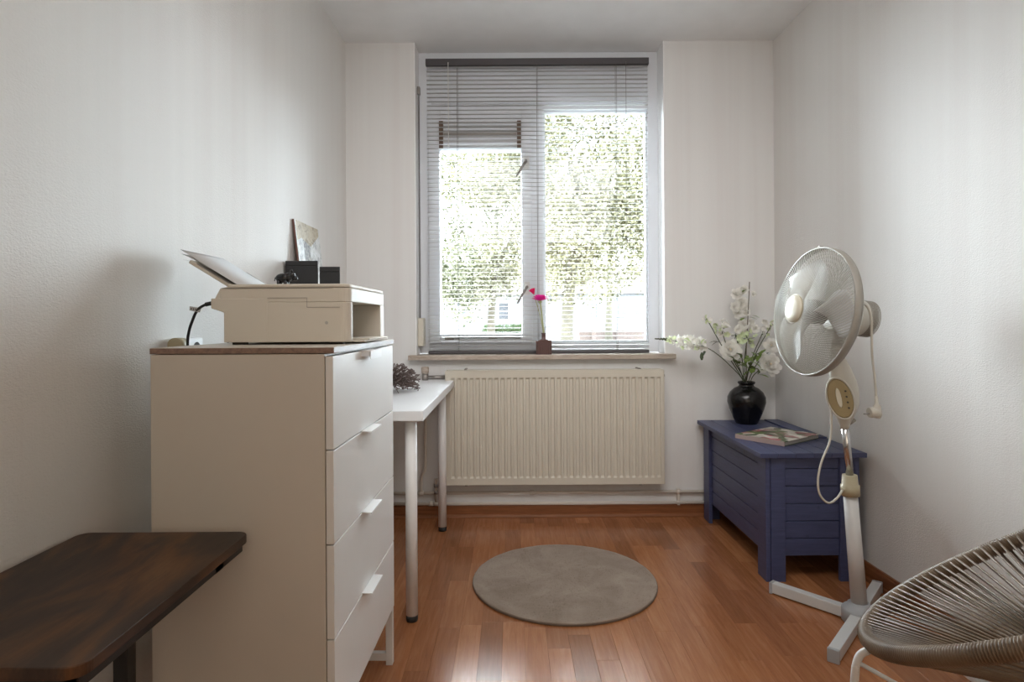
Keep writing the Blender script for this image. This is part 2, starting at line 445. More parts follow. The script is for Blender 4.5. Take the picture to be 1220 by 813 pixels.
for xx in (-.395, .034): part('end_cap', MB().box(xx, xx + .022, SY0 - .014, SY0 - .002, 1.998, 2.148), 'ventbrown', vent, bevel=.002)
for q in range(5): part('louvre', MB().prism_y([(0, 0), (1, 0), (1, 1)], 0, 1) if False else MB().box(-.371, .032, SY0 - .012, SY0 - .002, 2.018 + q * .026, 2.030 + q * .026), 'metalgrey' if q == 2 else 'frame', vent, bevel=.002)
for zz, nm in ((1.917, 0), (1.226, 1)):
    ha = part('window_handle', MB().box(.068, .100, SY0 - .012, SY0, zz - .036, zz + .036), 'metalwhite', win, bevel=.004)
    part('lever', MB().tube([(.084, SY0 - .010, zz + .008), (.084, SY0 - .030, zz + .006), (.060, SY0 - .034, zz - .03), (.028, SY0 - .034, zz - .085)], [.008, .008, .007, .006], 8), 'metalgrey', ha)
st = part('window_stay', MB().tube([(-.345, SY0 - .014, .955), (-.1, SY0 - .016, .958), (.045, SY0 - .014, .953)], .004, 6), 'metalgrey', win)
part('stay_bracket', MB().box(-.37, -.32, SY0 - .016, SY0, .945, .962).box(-.13, -.08, SY0 - .012, SY0, .950, .962), 'metalgrey', st, bevel=.002)

# ------------------------------------------------------------------ venetian blind
BY = 3.270
bl = thing('venetian_blind', 'grey metal venetian blind with open slats hanging in front of the window', 'blind', (.145, BY, .870))
part('headrail', MB().box(-.462, .752, BY - .014, BY + .014, 2.437, 2.474), 'rail', bl, bevel=.003)
for xx in (-.40, .66): part('bracket', MB().box(xx, xx + .03, BY + .012, 3.318, 2.45, 2.468), 'rail', bl)
n_sl = 67; z0, z1 = .892, 2.430
sm = MB(); prof = []
for i in range(5):
    t = -1 + 2 * i / 4; prof.append((t * .0125, .0009 * (1 - t * t)))
pr = [(y, z) for y, z in prof] + [(y, z - .0003) for y, z in reversed(prof)]
rings = [[Vector((xx, y, z)) for y, z in pr] for xx in (-.602, .602)]
sm.loft(rings, smooth=False); sme = sm.mesh('slat')
for i in range(n_sl):
    z = z0 + (z1 - z0) * i / (n_sl - 1)
    o = link('slat', sme, 'slat', bl); o.location = (random.uniform(-.001, .001), 0, z - .870); o.rotation_euler = (R(random.uniform(4.0, 5.2)), 0, 0)
part('bottom_rail', MB().box(-.455, .745, BY - .014, BY + .014, .869, .886), 'rail', bl, bevel=.004)
for xx in (-.292, .142, .572):
    lc = MB()
    for yy in (BY - .0135, BY + .0135): lc.tube([(xx, yy, .88), (xx, yy, 2.44)], .0009, 4)
    for dx in (.006,): lc.tube([(xx + dx, BY, .88), (xx + dx, BY, 2.44)], .0008, 4)
    part('ladder_cord', lc, 'cordgrey', bl)
part('pull_cord', MB().tube([(-.338, BY - .019, 2.45), (-.338, BY - .020, 2.0)], .0022, 6).ball((-.338, BY - .020, 1.995), .006), 'cordwhite', bl, label='white pull cord')
part('lift_cord', MB().tube([(.625, BY - .019, 2.45), (.625, BY - .019, 1.25)], .0012, 5), 'cordgrey', bl)

# roller shutter belt and winder
sw = thing('shutter_winder', 'cream belt winder low on the left side of the window recess', 'shutter winder', (-.490, 3.30, .92))
part('housing', MB().prism(rrect(-.5095, -.477, 3.235, 3.318, .008), .912, 1.065), 'cream', sw, bevel=.004)
part('belt', MB().box(-.5045, -.4985, 3.268, 3.282, 1.065, 2.30), 'cordgrey', sw, label='dark grey woven belt')
part('belt_guide', MB().box(-.5095, -.494, 3.262, 3.288, 2.285, 2.325), 'metalgrey', sw, bevel=.002)

# ================================================================== RADIATOR AND PIPES
rx0, rx1, rz0, rz1, ry = -.345, .782, .198, .787, 3.100
rad = thing('radiator', 'cream ribbed panel radiator mounted on the wall under the window', 'radiator', ((rx0 + rx1) / 2, ry + .03, rz0))
nr = 34; pitch = (rx1 - rx0 - .03) / nr; prof = [(rx0, 0)]
mb = MB(); cols = []
for i in range(nr):
    xa = rx0 + .015 + i * pitch
    for t, d in ((.0, 0), (.30, 0), (.42, 1), (.88, 1), (1.0, 0)): cols.append((xa + t * pitch, d))
cols = [(rx0, 0)] + cols + [(rx1, 0)]
zs = [(rz0, 0), (rz0 + .034, 0), (rz0 + .044, 1), (rz1 - .044, 1), (rz1 - .034, 0), (rz1, 0)]
DEP = .008
vs = [(cx, ry + DEP * a * b, cz) for cz, b in zs for cx, a in cols]; nc = len(cols)
fs = [(r * nc + c, r * nc + c + 1, (r + 1) * nc + c + 1, (r + 1) * nc + c) for r in range(len(zs) - 1) for c in range(nc - 1)]
mb.add(vs, fs)
part('front_panel', mb, 'cream', rad)
part('rear_panel', MB().box(rx0 + .004, rx1 - .004, ry + .012, ry + .024, rz0, rz1).box(rx0 + .01, rx1 - .01, ry + .06, ry + .072, rz0, rz1), 'cream', rad)
part('top_grille', MB().box(rx0, rx1, ry - .001, ry + .075, rz1 - .001, rz1 + .004), 'cream', rad, bevel=.002)
part('side_panel', MB().box(rx0 - .003, rx0 + .001, ry, ry + .075, rz0, rz1), 'cream', rad)
part('side_panel', MB().box(rx1 - .001, rx1 + .003, ry, ry + .075, rz0, rz1), 'cream', rad)
for xx in (rx0 + .095, rx1 - .125):
    part('bracket', MB().box(xx, xx + .012, ry + .02, YB, rz1 + .002, rz1 + .010), 'metalgrey', rad)
    part('bracket', MB().box(xx, xx + .014, ry + .02, YB, rz0 - .010, rz0 + .002), 'metalgrey', rad)
part('bleed_valve', MB().tube([(rx1, ry + .03, rz1 - .03), (rx1 + .012, ry + .03, rz1 - .03)], .006, 8), 'metalgrey', rad)
v = PT(506.5, 443, 3.13)
va = part('thermostat_valve', MB().tube([(v.x, v.y, v.z - .05), (v.x, v.y, v.z - .012)], .017, 14).tube([(v.x, v.y, v.z - .03), (rx0, v.y, v.z - .03)], .010, 10), 'metalgrey', rad)
part('valve_knob', MB().lathe([(.015, 0), (.020, .006), (.021, .03), (.017, .038)], 16, Matrix.Translation((v.x, v.y, v.z - .012))), 'marble', va)
pp = thing('heating_pipes', 'two painted heating pipes running along the wall just above the skirting', 'pipe', (0, 3.18, .07))
part('upper_pipe', MB().tube([(xl(YB) + .01, 3.185, .135), (xr(YB) - .01, 3.185, .135)], .0085, 10), 'pipe', pp)
part('lower_pipe', MB().tube([(xl(YB) + .01, 3.183, .0785), (xr(YB) - .01, 3.183, .0785)], .0085, 10), 'pipe', pp)
part('riser', MB().tube(crom([(v.x, v.y, v.z - .05), (v.x - .002, 3.14, .42), (v.x - .005, 3.15, .28), (v.x - .028, 3.17, .22), (v.x - .032, 3.185, .135)]), .0075, 8), 'pipe', pp)
part('riser', MB().tube([(-.408, 3.183, .079), (-.408, 3.175, .21), (-.35, 3.16, .22)], .0075, 8), 'pipe', pp)
for (cx, cz) in ((v.x - .032, .135), (-.408, .079), (-.435, .079), (-.378, .079), (.878, .135), (.10, .135)):
    part('coupling', MB().tube([(cx - .012, 3.184, cz), (cx + .012, 3.184, cz)], .0125, 10), 'pipe', pp)
for cz in (.14, .175): part('nut', MB().tube([(-.408, 3.18, cz - .008), (-.408, 3.18, cz + .008)], .0125, 6), 'metalgrey', pp)
part('pipe_clip', MB().box(.872, .884, 3.178, YB, .065, .150), 'pipe', pp)

# ================================================================== WHITE DESK
dx0, dx1, dy0, dy1, dz = -.868, -.303, 2.035, 3.150, .740
dk = thing('desk', 'plain white desk with round white legs in the far left corner under the window', 'desk', ((dx0 + dx1) / 2, 2.6, 0))
part('desktop', MB().box(dx0, dx1, dy0, dy1, dz - .034, dz), 'desk', dk, bevel=.0015)
for lx, ly in ((dx1 - .052, 2.095), (dx1 - .050, 2.998), (dx0 + .05, 2.095), (dx0 + .05, 2.998)):
    lg = part('leg', MB().tube([(lx, ly, .022), (lx, ly, dz - .040)], .0205, 24), 'white', dk)
    part('foot', MB().lathe([(.0185, 0), (.0205, .004), (.0205, .022)], 20, Matrix.Translation((lx, ly, 0))), 'rubber', lg)
    part('mounting_plate', MB().tube([(lx, ly, dz - .040), (lx, ly, dz - .034)], .045, 24), 'white', lg)

# dried curled plant on the desk
pc = PT(466, 446, 2.62); pc.z = .742 + .058
pl = thing('dried_plant', 'dark brown dried curled plant ball lying on the white desk behind the chest of drawers', 'dried plant', (pc.x, pc.y, .740))
tw = MB(); rp = random.Random(5)
for i in range(210):
    u = rp.uniform(0, 2 * math.pi); ct = rp.uniform(-.35, 1); stt = math.sqrt(1 - ct * ct)
    d = Vector((stt * math.cos(u) * 1.30, stt * math.sin(u) * 1.05, ct * .82))
    tdir = Vector((rp.uniform(-1, 1), rp.uniform(-1, 1), rp.uniform(-1, 1)))
    r0 = .096 * rp.uniform(.85, 1.06)
    b = pc + Vector((0, 0, -.02))
    p3 = b + d * r0; p4 = p3 + tdir * .012 + d * .004; p5 = p4 - d * .012 + tdir * .006
    pts = [b + d * .02, b + d * r0 * .6 + tdir * .008, p3, p4, p5]
    for q in pts: q.z = max(q.z, .7435)
    tw.tube(crom(pts, 3), .0017, 5)
    tw.ball(p5 if p5.z > .745 else pts[2] + Vector((0, 0, .003)), .0030, 5, 4)
    if i < 90:
        q1 = p3 + tdir.cross(d) * .014; q1.z = max(q1.z, .745)
        tw.tube([b + d * r0 * .7, p3 * .5 + q1 * .5, q1], .0019, 5); tw.ball(q1, .0030, 5, 4)
part('twigs', tw, 'twig', pl)

# black boxes on the desk with the picture on top
def box_thing(px0, px1, ptop, d, depth, label):
    a, b = PT(px0, ptop, d), PT(px1, ptop, d)
    k = -math.tan(R(17)) * depth
    t = thing('storage_box', label, 'box', ((a.x + b.x) / 2, d + depth / 2, dz), 0, 'black boxes on the desk')
    q = lambda e, dd: [(a.x - e, d - dd), (b.x + e, d - dd), (b.x + e + k, d + depth + dd), (a.x - e + k, d + depth + dd)]
    part('carcass', MB().prism(q(0, 0), dz, a.z - .02), 'black', t, bevel=.0015)
    part('lid', MB().prism(q(.0, .0), a.z - .0195, a.z), 'black', t, bevel=.0015)
    return a, b
a1, b1 = box_thing(340, 378.6, 311, 2.330, .055, 'taller black box against the left wall in front of the leaning picture')
a2, b2 = box_thing(380.8, 405, 318, 2.34, .07, 'shorter black box right of the taller black one')
# picture leaning against wall on the tall box
zt = dz + .0005
tl = PT(344.5, 261, 2.43); tr = PT(374, 271, 2.73)
pic = thing('picture', 'small unframed picture with cream top leaning on the left wall behind the taller black box', 'picture', (-.83, 2.58, zt))
def leanpic(u, v, off):
    """u 0..1 along the wall, v 0..1 up; off = distance out of the board"""
    y = 2.43 + .29 * u
    xb, xt = xl(y) + .095, xl(y) + .010
    return Vector((xb + (xt - xb) * v + off, y, zt + (tl.z - zt) * v))
def panel(pts, o0, o1, mb):
    n = len(pts); vs = [leanpic(u, v_, o0) for u, v_ in pts] + [leanpic(u, v_, o1) for u, v_ in pts]
    fs = [tuple(range(n))[::-1], tuple(range(n, 2 * n))] + [(i, (i + 1) % n, n + (i + 1) % n, n + i) for i in range(n)]
    return mb.add(vs, fs)
bd = part('board', panel([(0, 0), (1, 0), (1, 1), (0, 1)], -.008, .0, MB()), 'art_edge', pic)
part('print_top', panel([(.03, 1), (.03, .885), (.2, .905), (.55, .87), (.97, .955), (.97, 1)], .0, .0012, MB()), 'art_sky', bd)
part('print_left', panel([(0, 0), (.25, 0), (.25, .900), (.2, .905), (.03, .885), (.03, 1), (0, 1)], .0, .001, MB()), 'art_white', bd)
part('print_middle', panel([(.25, 0), (.55, 0), (.5, .875), (.25, .90)], .0, .001, MB()), 'art_dark', bd)
part('print_right', panel([(.55, 0), (1, 0), (1, 1), (.97, 1), (.97, .955), (.55, .87), (.5, .875)], .0, .001, MB()), 'art_white', bd)

# ================================================================== CHEST OF DRAWERS (white)
CR = -.0196
def cabthing(name, label, cat, off=(0, 0, 0)):
    base = Vector((-.378, 1.264, 0)); m = Matrix.Rotation(CR, 4, 'Z')
    return thing(name, label, cat, base + m @ Vector(off), CR)
cab = cabthing('chest_of_drawers', 'tall white chest of drawers with walnut coloured top edge against the left wall', 'chest of drawers')
W_, D_ = .389, .579   # local: x -W_..0 , y 0..D_
part('carcass', MB().box(-W_, -.018, 0, .018, .168, .975).box(-W_, -.018, D_ - .018, D_, .168, .975).box(-W_, -W_ + .01, .018, D_ - .018, .168, .975).box(-W_, -.018, .018, D_ - .018, .168, .186).box(-W_, -.018, .018, D_ - .018, .94, .975), 'cab', cab, bevel=.001)
tp = part('top_board', MB().box(-W_ - .001, .003, -.001, D_ + .003, .9765, .9885), 'walnut', cab, bevel=.0008)
part('top_foil', MB().box(-W_, .002, 0, D_ + .002, .9885, .9892), 'cab', tp)
for i in range(4):
    zt_, zb_ = .9704 - .2003 * i, .9704 - .2003 * (i + 1) + .003
    dr = part('drawer', MB().box(-.0165, 0, .002, D_ - .001, zb_, zt_), 'dresser', cab, bevel=.0012)
    lip = .020 if i == 0 else .004
    ya, yb = .222, .332
    hb = MB().prism_y([(-.004, zt_), (.024, zt_ - .001), (.024, zt_ - lip), (.0215, zt_ - lip), (.0215, zt_ - .0035), (0, zt_ - .003), (-.004, zt_ - .0025)][::-1] if False else
                      [(-.006, zt_ + .0004), (-.006, zt_ + .0018), (.024, zt_ + .0010), (.024, zt_ - lip), (.0218, zt_ - lip), (.0218, zt_ - .0012), (.0005, zt_ - .0004)], ya, yb)
    part('handle', hb, 'white', dr)
    if i == 0: part('handle_screw', MB().box(0, .020, ya + .001, ya + .012, zt_ - .013, zt_ - .001), 'frame', dr)
for yy in (.0, D_ - .022):
    for xx in (-.022, -W_): part('leg', MB().box(xx, xx + .020, yy, yy + .022, 0, .168), 'metalwhite', cab, bevel=.001)
    part('cross_bar', MB().box(-W_ + .02, -.022, yy + .003, yy + .019, .012, .035), 'metalwhite', cab, bevel=.001)

# ------------------------------------------------------------------ printer
pr_ = cabthing('printer', 'beige white inkjet printer standing on the chest of drawers', 'printer', (-.16, .36, .9892))
PX0, PX1, PY0, PY1 = -.155, .147, -.192, .178
zb = 0.006
low = MB()
prof_side = [(-.187, .085), (-.187, .112), (-.176, .118), (PX1, .118)]
low.prism_y([(-.156, zb), (-.156, .078), (-.187, .088), (-.187, .112), (-.05, .112), (-.05, zb)][::-1], PY0 - .0005, PY1 + .0005)
low.prism(rrect(-.055, PX1, PY0, PY0 + .028, .022, 6, (0, 1, 0, 0)), zb, .102)
low.prism(rrect(-.055, PX1, PY1 - .060, PY1, .022, 6, (0, 0, 1, 0)), zb, .102)
body = part('body', low, 'printer', pr_, bevel=.002)
part('slot_lining', MB().box(-.049, .10, PY0 + .0285, PY1 - .0605, zb + .001, .012).box(-.0495, -.046, PY0 + .0285, PY1 - .0605, .012, .10), 'printer_in', body)
part('upper_body', MB().prism(rrect(-.165, PX1, PY0, PY1, .024, 6, (0, 1, 1, 0)), .102, .1355), 'printer', pr_, bevel=.002)
part('control_edge', MB().prism_y([(-.178, .112), (-.165, .136), (-.145, .140), (-.145, .112)][::-1], PY0 + .002, PY1 - .002), 'printer', body)
lid = part('scanner_lid', MB().prism(rrect(-.147, PX1 - .002, PY0 + .001, PY1 - .001, .022, 6, (0, 1, 1, 0)), .1365, .1455), 'printer', pr_, bevel=.003)
part('seam', MB().box(-.16, PX1 - .04, PY0 - .0009, PY0 + .01, .1353, .1367).box(-.05, .045, PY0 - .0009, PY0 + .004, .1115, .1125).box(.0445, .0455, PY0 - .0004, PY0 + .004, .089, .1125).box(.045, .124, PY0 - .0004, PY0 + .004, .0885, .0895), 'metalgrey', body)
part('side_button', MB().tube([(.092, PY0 + .002, .052), (.092, PY0 - .001, .052)], .004, 12), 'printer_in', body)
part('output_tray', MB().box(.04, .172, PY0 + .045, PY1 - .075, .004, .009).box(.10, .180, PY0 + .06, PY1 - .11, .009, .013), 'printer', pr_, bevel=.002)
for xx, yy in ((-.13, PY0 + .03), (.11, PY0 + .03), (-.13, PY1 - .03), (.11, PY1 - .03)):
    part('foot', MB().box(xx - .015, xx + .015, yy - .01, yy + .01, 0, zb), 'dark', pr_)
# rear tray: local slope up to the left
def slope(mb, x0, z0, x1, z1, th, y0, y1):
    d = Vector((x1 - x0, 0, z1 - z0)).normalized(); n = Vector((d.z, 0, -d.x)) if d.x < 0 else Vector((-d.z, 0, d.x))
    n = Vector((d.z, 0, -d.x)); n = n if n.z > 0 else -n
    a, b = Vector((x0, 0, z0)), Vector((x1, 0, z1))
    return mb.prism_y([(p.x, p.z) for p in (a, b, b - n * th, a - n * th)][::-1], y0, y1)
trr = part('rear_tray', slope(MB(), -.150, .141, -.262, .210, .009, PY0 + .045, PY1 - .06), 'printer', pr_, bevel=.002)
part('tray_slot', slope(MB(), -.165, .1515, -.245, .2008, .001, PY0 + .043, PY1 - .055), 'metalgrey', trr)
pb = Matrix.Rotation(CR, 4, 'Z')
def sheet(dx, dz_, curl, label, yo):
    t = cabthing('paper_sheet', label, 'paper', (-.16, .36, .9892)); t['group'] = 'sheets in the printer tray'
    rings = []; m = 10
    for i in range(m + 1):
        u = i / m; xx = -.146 + (-.292 + dx + .146) * u; zz = .146 + (.236 + dz_ - .146) * u - curl * u * u * u
        rings.append((xx, zz))
    mb = MB(); vs = []; 
    for (xx, zz) in rings: vs += [(xx, PY0 + .055 + yo, zz), (xx, PY1 - .10 + yo, zz), (xx, PY0 + .055 + yo, zz - .0003), (xx, PY1 - .10 + yo, zz - .0003)]
    fs = []
    for i in range(m):
        a = 4 * i; b = a + 4
        fs += [(a, a + 1, b + 1, b), (a + 2, b + 2, b + 3, a + 3), (a, b, b + 2, a + 2), (a + 1, a + 3, b + 3, b + 1)]
    fs += [(0, 2, 3, 1), (4 * m, 4 * m + 1, 4 * m + 3, 4 * m + 2)]
    mb.add(vs, fs, True); part('sheet', mb, 'paper', t)
sheet(0, .0012, 0, 'topmost white sheet in the printer rear tray, reaching highest', 0)
sheet(.002, .0005, .010, 'middle white sheet in the printer rear tray, bent slightly down', .001)
sheet(.006, -.0002, .024, 'lowest white sheet in the printer rear tray, drooping most', .002)
# printer cable with tag
cb = thing('power_cable', 'black cable with a white tag hanging from the back of the printer', 'cable', PT(224, 395, 1.53))
part('wire', MB().tube(crom([PT(251, 362, 1.50), PT(243, 364, 1.50), PT(235, 370, 1.51), PT(229, 383, 1.52), PT(225, 396, 1.53), PT(223.5, 412, 1.54), PT(223.5, 470, 1.55), PT(224, 560, 1.55)]), .0034, 8), 'rubber', cb)
part('plug', MB().tube([PT(252, 361.5, 1.50), PT(245, 363, 1.50)], .0052, 8), 'rubber', cb)
tgp = [PT(226, 365, 1.505), PT(240, 367, 1.505), PT(238, 372.5, 1.508), PT(225.5, 370, 1.508)]
tg = part('cable_tag', MB().add(tgp + [p + Vector((0, .001, 0)) for p in tgp], [(3, 2, 1, 0), (4, 5, 6, 7), (0, 1, 5, 4), (2, 3, 7, 6), (1, 2, 6, 5), (3, 0, 4, 7)]), 'paper', cb)
ink = MB()
for q in range(4):
    a = PT(228 + 2.6 * q, 367 + .35 * q, 1.5035); ink.box(a.x - .0011, a.x + .0011, a.y - .0004, a.y, a.z - .0045, a.z - .0005)
part('tag_print', ink, 'dark', tg)
uc = thing('usb_cable', 'short loop of black cable behind the lower left of the printer', 'cable', PT(270, 410, 1.79))
part('wire', MB().tube(crom([PT(262, 416, 1.60), PT(266, 408, 1.60), PT(270, 405.5, 1.60), PT(274, 407, 1.60), PT(277, 414, 1.60)]), .003, 8), 'rubber', uc) if False else part('wire', MB().tube(crom([(-.772, 1.62, .93), (-.768, 1.62, .985), (-.755, 1.62, .9995), (-.742, 1.62, .9965), (-.728, 1.62, .9925)]), .003, 8), 'rubber', uc)
# wall socket
so = thing('wall_socket', 'white wall socket with a beige plug low behind the chest of drawers', 'socket', (xl(1.63) + .01, 1.63, .97))
part('socket_box', MB().box(xl(1.63), xl(1.63) + .034, 1.60, 1.68, .925, 1.003), 'white', so, bevel=.005)
part('socket_hole', MB().tube([(xl(1.63) + .033, 1.645, .972), (xl(1.63) + .0345, 1.645, .972)], .019, 18), 'dark', so)
part('plug', MB().tube([(xl(1.6) + .018, 1.565, .985), (xl(1.6) + .018, 1.60, .985)], .019, 16), 'beige', so)

# hippo figurine on the printer
hz = 1.1350; hc = PT(339, 336, 1.60)
hp = thing('animal_figurine', 'small black animal figurine on top of the printer in front of the tall box', 'figurine', (hc.x, 1.60, hz))
s = 1.6 / F
def hx(px): return hc.x + (px - 339) * s
fg = MB().ball((hx(337), 1.60, hz + .026), .013, 14, 10, (1.55, .85, .98))
fg.ball((hx(344), 1.60, hz + .029), .011, 12, 8, (1.0, .85, 1.05)).ball((hx(348.5), 1.598, hz + .033), .0095, 12, 8, (.9, .85, 1.05)).ball((hx(352), 1.597, hz + .024), .0068, 10, 8, (1.15, 1.0, .9))
for ex in (346.5, 348.8): fg.ball((hx(ex), 1.602 if ex < 348 else 1.594, hz + .0445), .0028, 8, 6, (.8, .6, 1.7))
for lx in (333, 341.5):
    for ly in (-.007, .007): fg.tube([(hx(lx), 1.60 + ly, hz), (hx(lx), 1.60 + ly, hz + .02)], [.0042, .005], 8)
fg.tube([(hx(328), 1.60, hz + .028), (hx(327), 1.60, hz + .018)], .0012, 5)
part('body', fg, 'gloss_black', hp)

# ================================================================== BROWN SIDE TABLE
tz = .612
sd = thing('side_table', 'low side table with rustic dark brown top in the left foreground', 'table', (-.72, 1.0, 0))
tx0, tx1, ty0, ty1 = -.888, -.541, .748, 1.236
top = MB().prism(rrect(tx0, tx1, ty0, ty1, .024, 8), tz - .017, tz, False)
part('tabletop', top, 'rustic', sd, bevel=.0015)
part('top_rail', MB().box(tx0 + .02, tx1 - .014, ty0 + .014, ty0 + .034, tz - .037, tz - .017).box(tx0 + .02, tx1 - .014, ty1 - .03, ty1 - .01, tz - .037, tz - .017).box(tx1 - .032, tx1 - .012, ty0 + .014, ty1 - .010, tz - .037, tz - .017).box(tx0 + .01, tx0 + .03, ty0 + .014, ty1 - .012, tz - .037, tz - .017), 'steel_black', sd, bevel=.001)
lc_ = PT(148.5, 800, 1.13)
part('leg', MB().box(lc_.x - .0135, lc_.x + .0135, 1.117, 1.143, .02, tz - .036), 'steel_black', sd, bevel=.001)
part('cross_bar', MB().box(tx0 + .02, tx1 - .012, 1.115, 1.145, tz - .037, tz - .018), 'steel_black', sd)
part('foot_bar', MB().box(tx0 + .01, tx1 - .02, 1.11, 1.14, 0, .02).box(lc_.x - .0135, lc_.x + .0135, ty0 + .05, 1.14, 0, .02), 'steel_black', sd)

# ================================================================== RUG
rc = PT(672, 700, 2.409); rc = Vector((rc.x, 2.409, 0)); RR = .366
rug = thing('rug', 'round taupe short-pile rug on the laminate floor in front of the radiator', 'rug', (rc.x, rc.y, 0))
RT = Matrix.Translation(rc)
part('backing', MB().lathe([(RR - .004, .0005), (RR, .002), (RR, .006), (RR - .003, .008)], 96, RT), 'ventbrown', rug, label='brown bound edge')
dome = []; rings = []
for r_ in [.004] + [RR * i / 26 for i in range(1, 26)] + [RR - .004, RR - .001]:
    rings.append([rc + Vector((r_ * math.cos(2 * math.pi * k / 96), r_ * math.sin(2 * math.pi * k / 96), (.0125 if r_ < RR - .006 else (.011 if r_ < RR - .002 else .008)) + random.uniform(-.0007, .0007))) for k in range(96)])
part('pile_surface', MB().loft(rings[::-1]), 'rug', rug)
tf = MB(); rt = random.Random(9); vs, fs = [], []
for i in range(26000):
    a = rt.uniform(0, 2 * math.pi); q = RR * math.sqrt(rt.uniform(0, 1)); q = min(q, RR - .002)
    p = rc + Vector((q * math.cos(a), q * math.sin(a), .0115 if q < RR - .01 else .009)); b = rt.uniform(0, 6.28); dx, dy = .0016 * math.cos(b), .0016 * math.sin(b)
    n0 = len(vs); vs += [(p.x - dx, p.y - dy, p.z), (p.x + dx, p.y + dy, p.z), (p.x + rt.uniform(-.004, .004), p.y + rt.uniform(-.004, .004), p.z + rt.uniform(.001, .003))]
    fs.append((n0, n0 + 1, n0 + 2))
me = bpy.data.meshes.new('pile'); me.from_pydata([(a - rc.x, b - rc.y, c) for a, b, c in vs], [], fs)
link('pile', me, 'rug', rug, kind='stuff')

# ================================================================== BLUE CHEST
kx0, kx1, ky0, ky1, kz = .974, 1.396, 2.362, 3.172, .516
ch = thing('blanket_chest', 'blue painted wooden plank chest in the far right corner', 'chest', (1.19, 2.77, 0))
bx0, bx1, by0, by1 = kx0 + .031, kx1 - .018, ky0 + .023, ky1 - .01
TH = .018
for i in range(6):
    wv = (kx1 - kx0) / 6; xa = kx0 + wv * i
    part('lid_board', MB().box(xa + .0008, xa + wv - .0008, ky0 + random.uniform(-.001, .001), ky1, kz - .019, kz), 'blue', ch, bevel=.0022)
part('hinge_batten', MB().box(kx1 - .075, kx1 - .001, ky0 + .30, ky1 - .02, kz, kz + .006), 'blue', ch, bevel=.002)
zl = [.099 + .0697 * i for i in range(7)]; zl[6] = kz - .019
for i in range(6):
    za, zz = zl[i] + .0012, zl[i + 1] - .0012
    part('side_board', MB().box(bx0 + .014, bx0 + .014 + TH, by0 + .05, by1 - .05, za, zz), 'blue', ch, bevel=.0022)
    part('side_board', MB().box(bx1 - .014 - TH, bx1 - .014, by0 + .05, by1 - .05, za, zz), 'blue', ch, bevel=.0022)
    part('end_board', MB().box(bx0 + .04, bx1 - .04, by0 + .010, by0 + .010 + TH, za, zz), 'blue', ch, bevel=.0022)
    part('end_board', MB().box(bx0 + .04, bx1 - .04, by1 - .010 - TH, by1 - .010, za, zz), 'blue', ch, bevel=.0022)
part('bottom_panel', MB().box(bx0 + .03, bx1 - .03, by0 + .03, by1 - .03, .11, .12), 'blue', ch)
for (sx, xx) in ((1, bx0), (-1, bx1)):
    for (sy, yy) in ((1, by0), (-1, by1)):
        def bb(x0_, x1_, y0_, y1_): return MB().box(min(x0_, x1_), max(x0_, x1_), min(y0_, y1_), max(y0_, y1_), 0, kz - .019)
        lg = part('leg', bb(xx, xx + sx * .018, yy + sy * .001, yy + sy * .084), 'blue', ch, bevel=.002)
        part('leg_board', bb(xx + sx * .020, xx + sx * .078, yy, yy + sy * .018), 'blue', lg, bevel=.002)

# ------------------------------------------------------------------ book
bk = thing('book', 'hardcover book with a red, green and cream printed cover lying on the blue chest', 'book', (1.128, 2.491, kz + .0002), R(0))
e1 = Vector((-.146, .179, 0)); e2 = Vector((.232, .168, 0))
ang = math.atan2(e2.y, e2.x); bk.rotation_euler = (0, 0, ang); OFF[bk] = Vector((0, 0, 0))
BL, BW, BT = .286, .231, .020
part('cover', MB().box(0, BL, 0, BW, BT - .0025, BT), 'cover', bk, bevel=.0006)
part('back_cover', MB().box(0, BL, 0, BW, 0, .0025), 'leafdark', bk, bevel=.0006)
part('pages', MB().box(.003, BL - .004, .004, BW - .002, .0025, BT - .0025), 'pages', bk)
part('spine', MB().box(-.0005, .0025, 0, BW, 0, BT), 'pageedge', bk, bevel=.0008, label='pinkish spine')

# ------------------------------------------------------------------ vase
VX, VY = 1.194, 3.062
VZ = kz + .0005
vz = thing('vase', 'round black glazed vase on the blue chest', 'vase', (VX, VY, VZ))
VT = Matrix.Translation((VX, VY, VZ))
prof = [(.050, 0), (.054, .004), (.068, .035), (.084, .075), (.0935, .110), (.092, .135), (.080, .160), (.058, .180), (.041, .188), (.036, .193), (.036, .199), (.041, .204), (.043, .209), (.040, .214), (.033, .213), (.030, .205), (.032, .195), (.03, .18)]
part('body', MB().lathe(prof, 48, VT), 'gloss_black', vz)
NECK = Vector((VX, VY, VZ + .205))
rf = random.Random(21)
def petal(mb, c, d, up, L, W, curl, cup=.3):
    """curved petal from c in direction d, bending towards up"""
    d = d.normalized(); s_ = d.cross(up)
    if s_.length < 1e-4: s_ = d.orthogonal()
    s_.normalize(); u = s_.cross(d); vs = []
    for i in range(4):
        t = i / 3; wd = W * (.25, .85, 1, .45)[i]; p = c + d * L * t + u * (curl * L * t * t)
        e = u * cup * wd
        vs += [p - s_ * wd * .5 + e, p, p + s_ * wd * .5 + e]
    mb.add(vs, [(3 * i + j, 3 * i + j + 1, 3 * i + j + 4, 3 * i + j + 3) for i in range(3) for j in range(2)], True)
def sph():
    u = rf.uniform(0, 6.283); c_ = rf.uniform(-1, 1); s_ = math.sqrt(1 - c_ * c_); return Vector((s_ * math.cos(u), s_ * math.sin(u), c_))
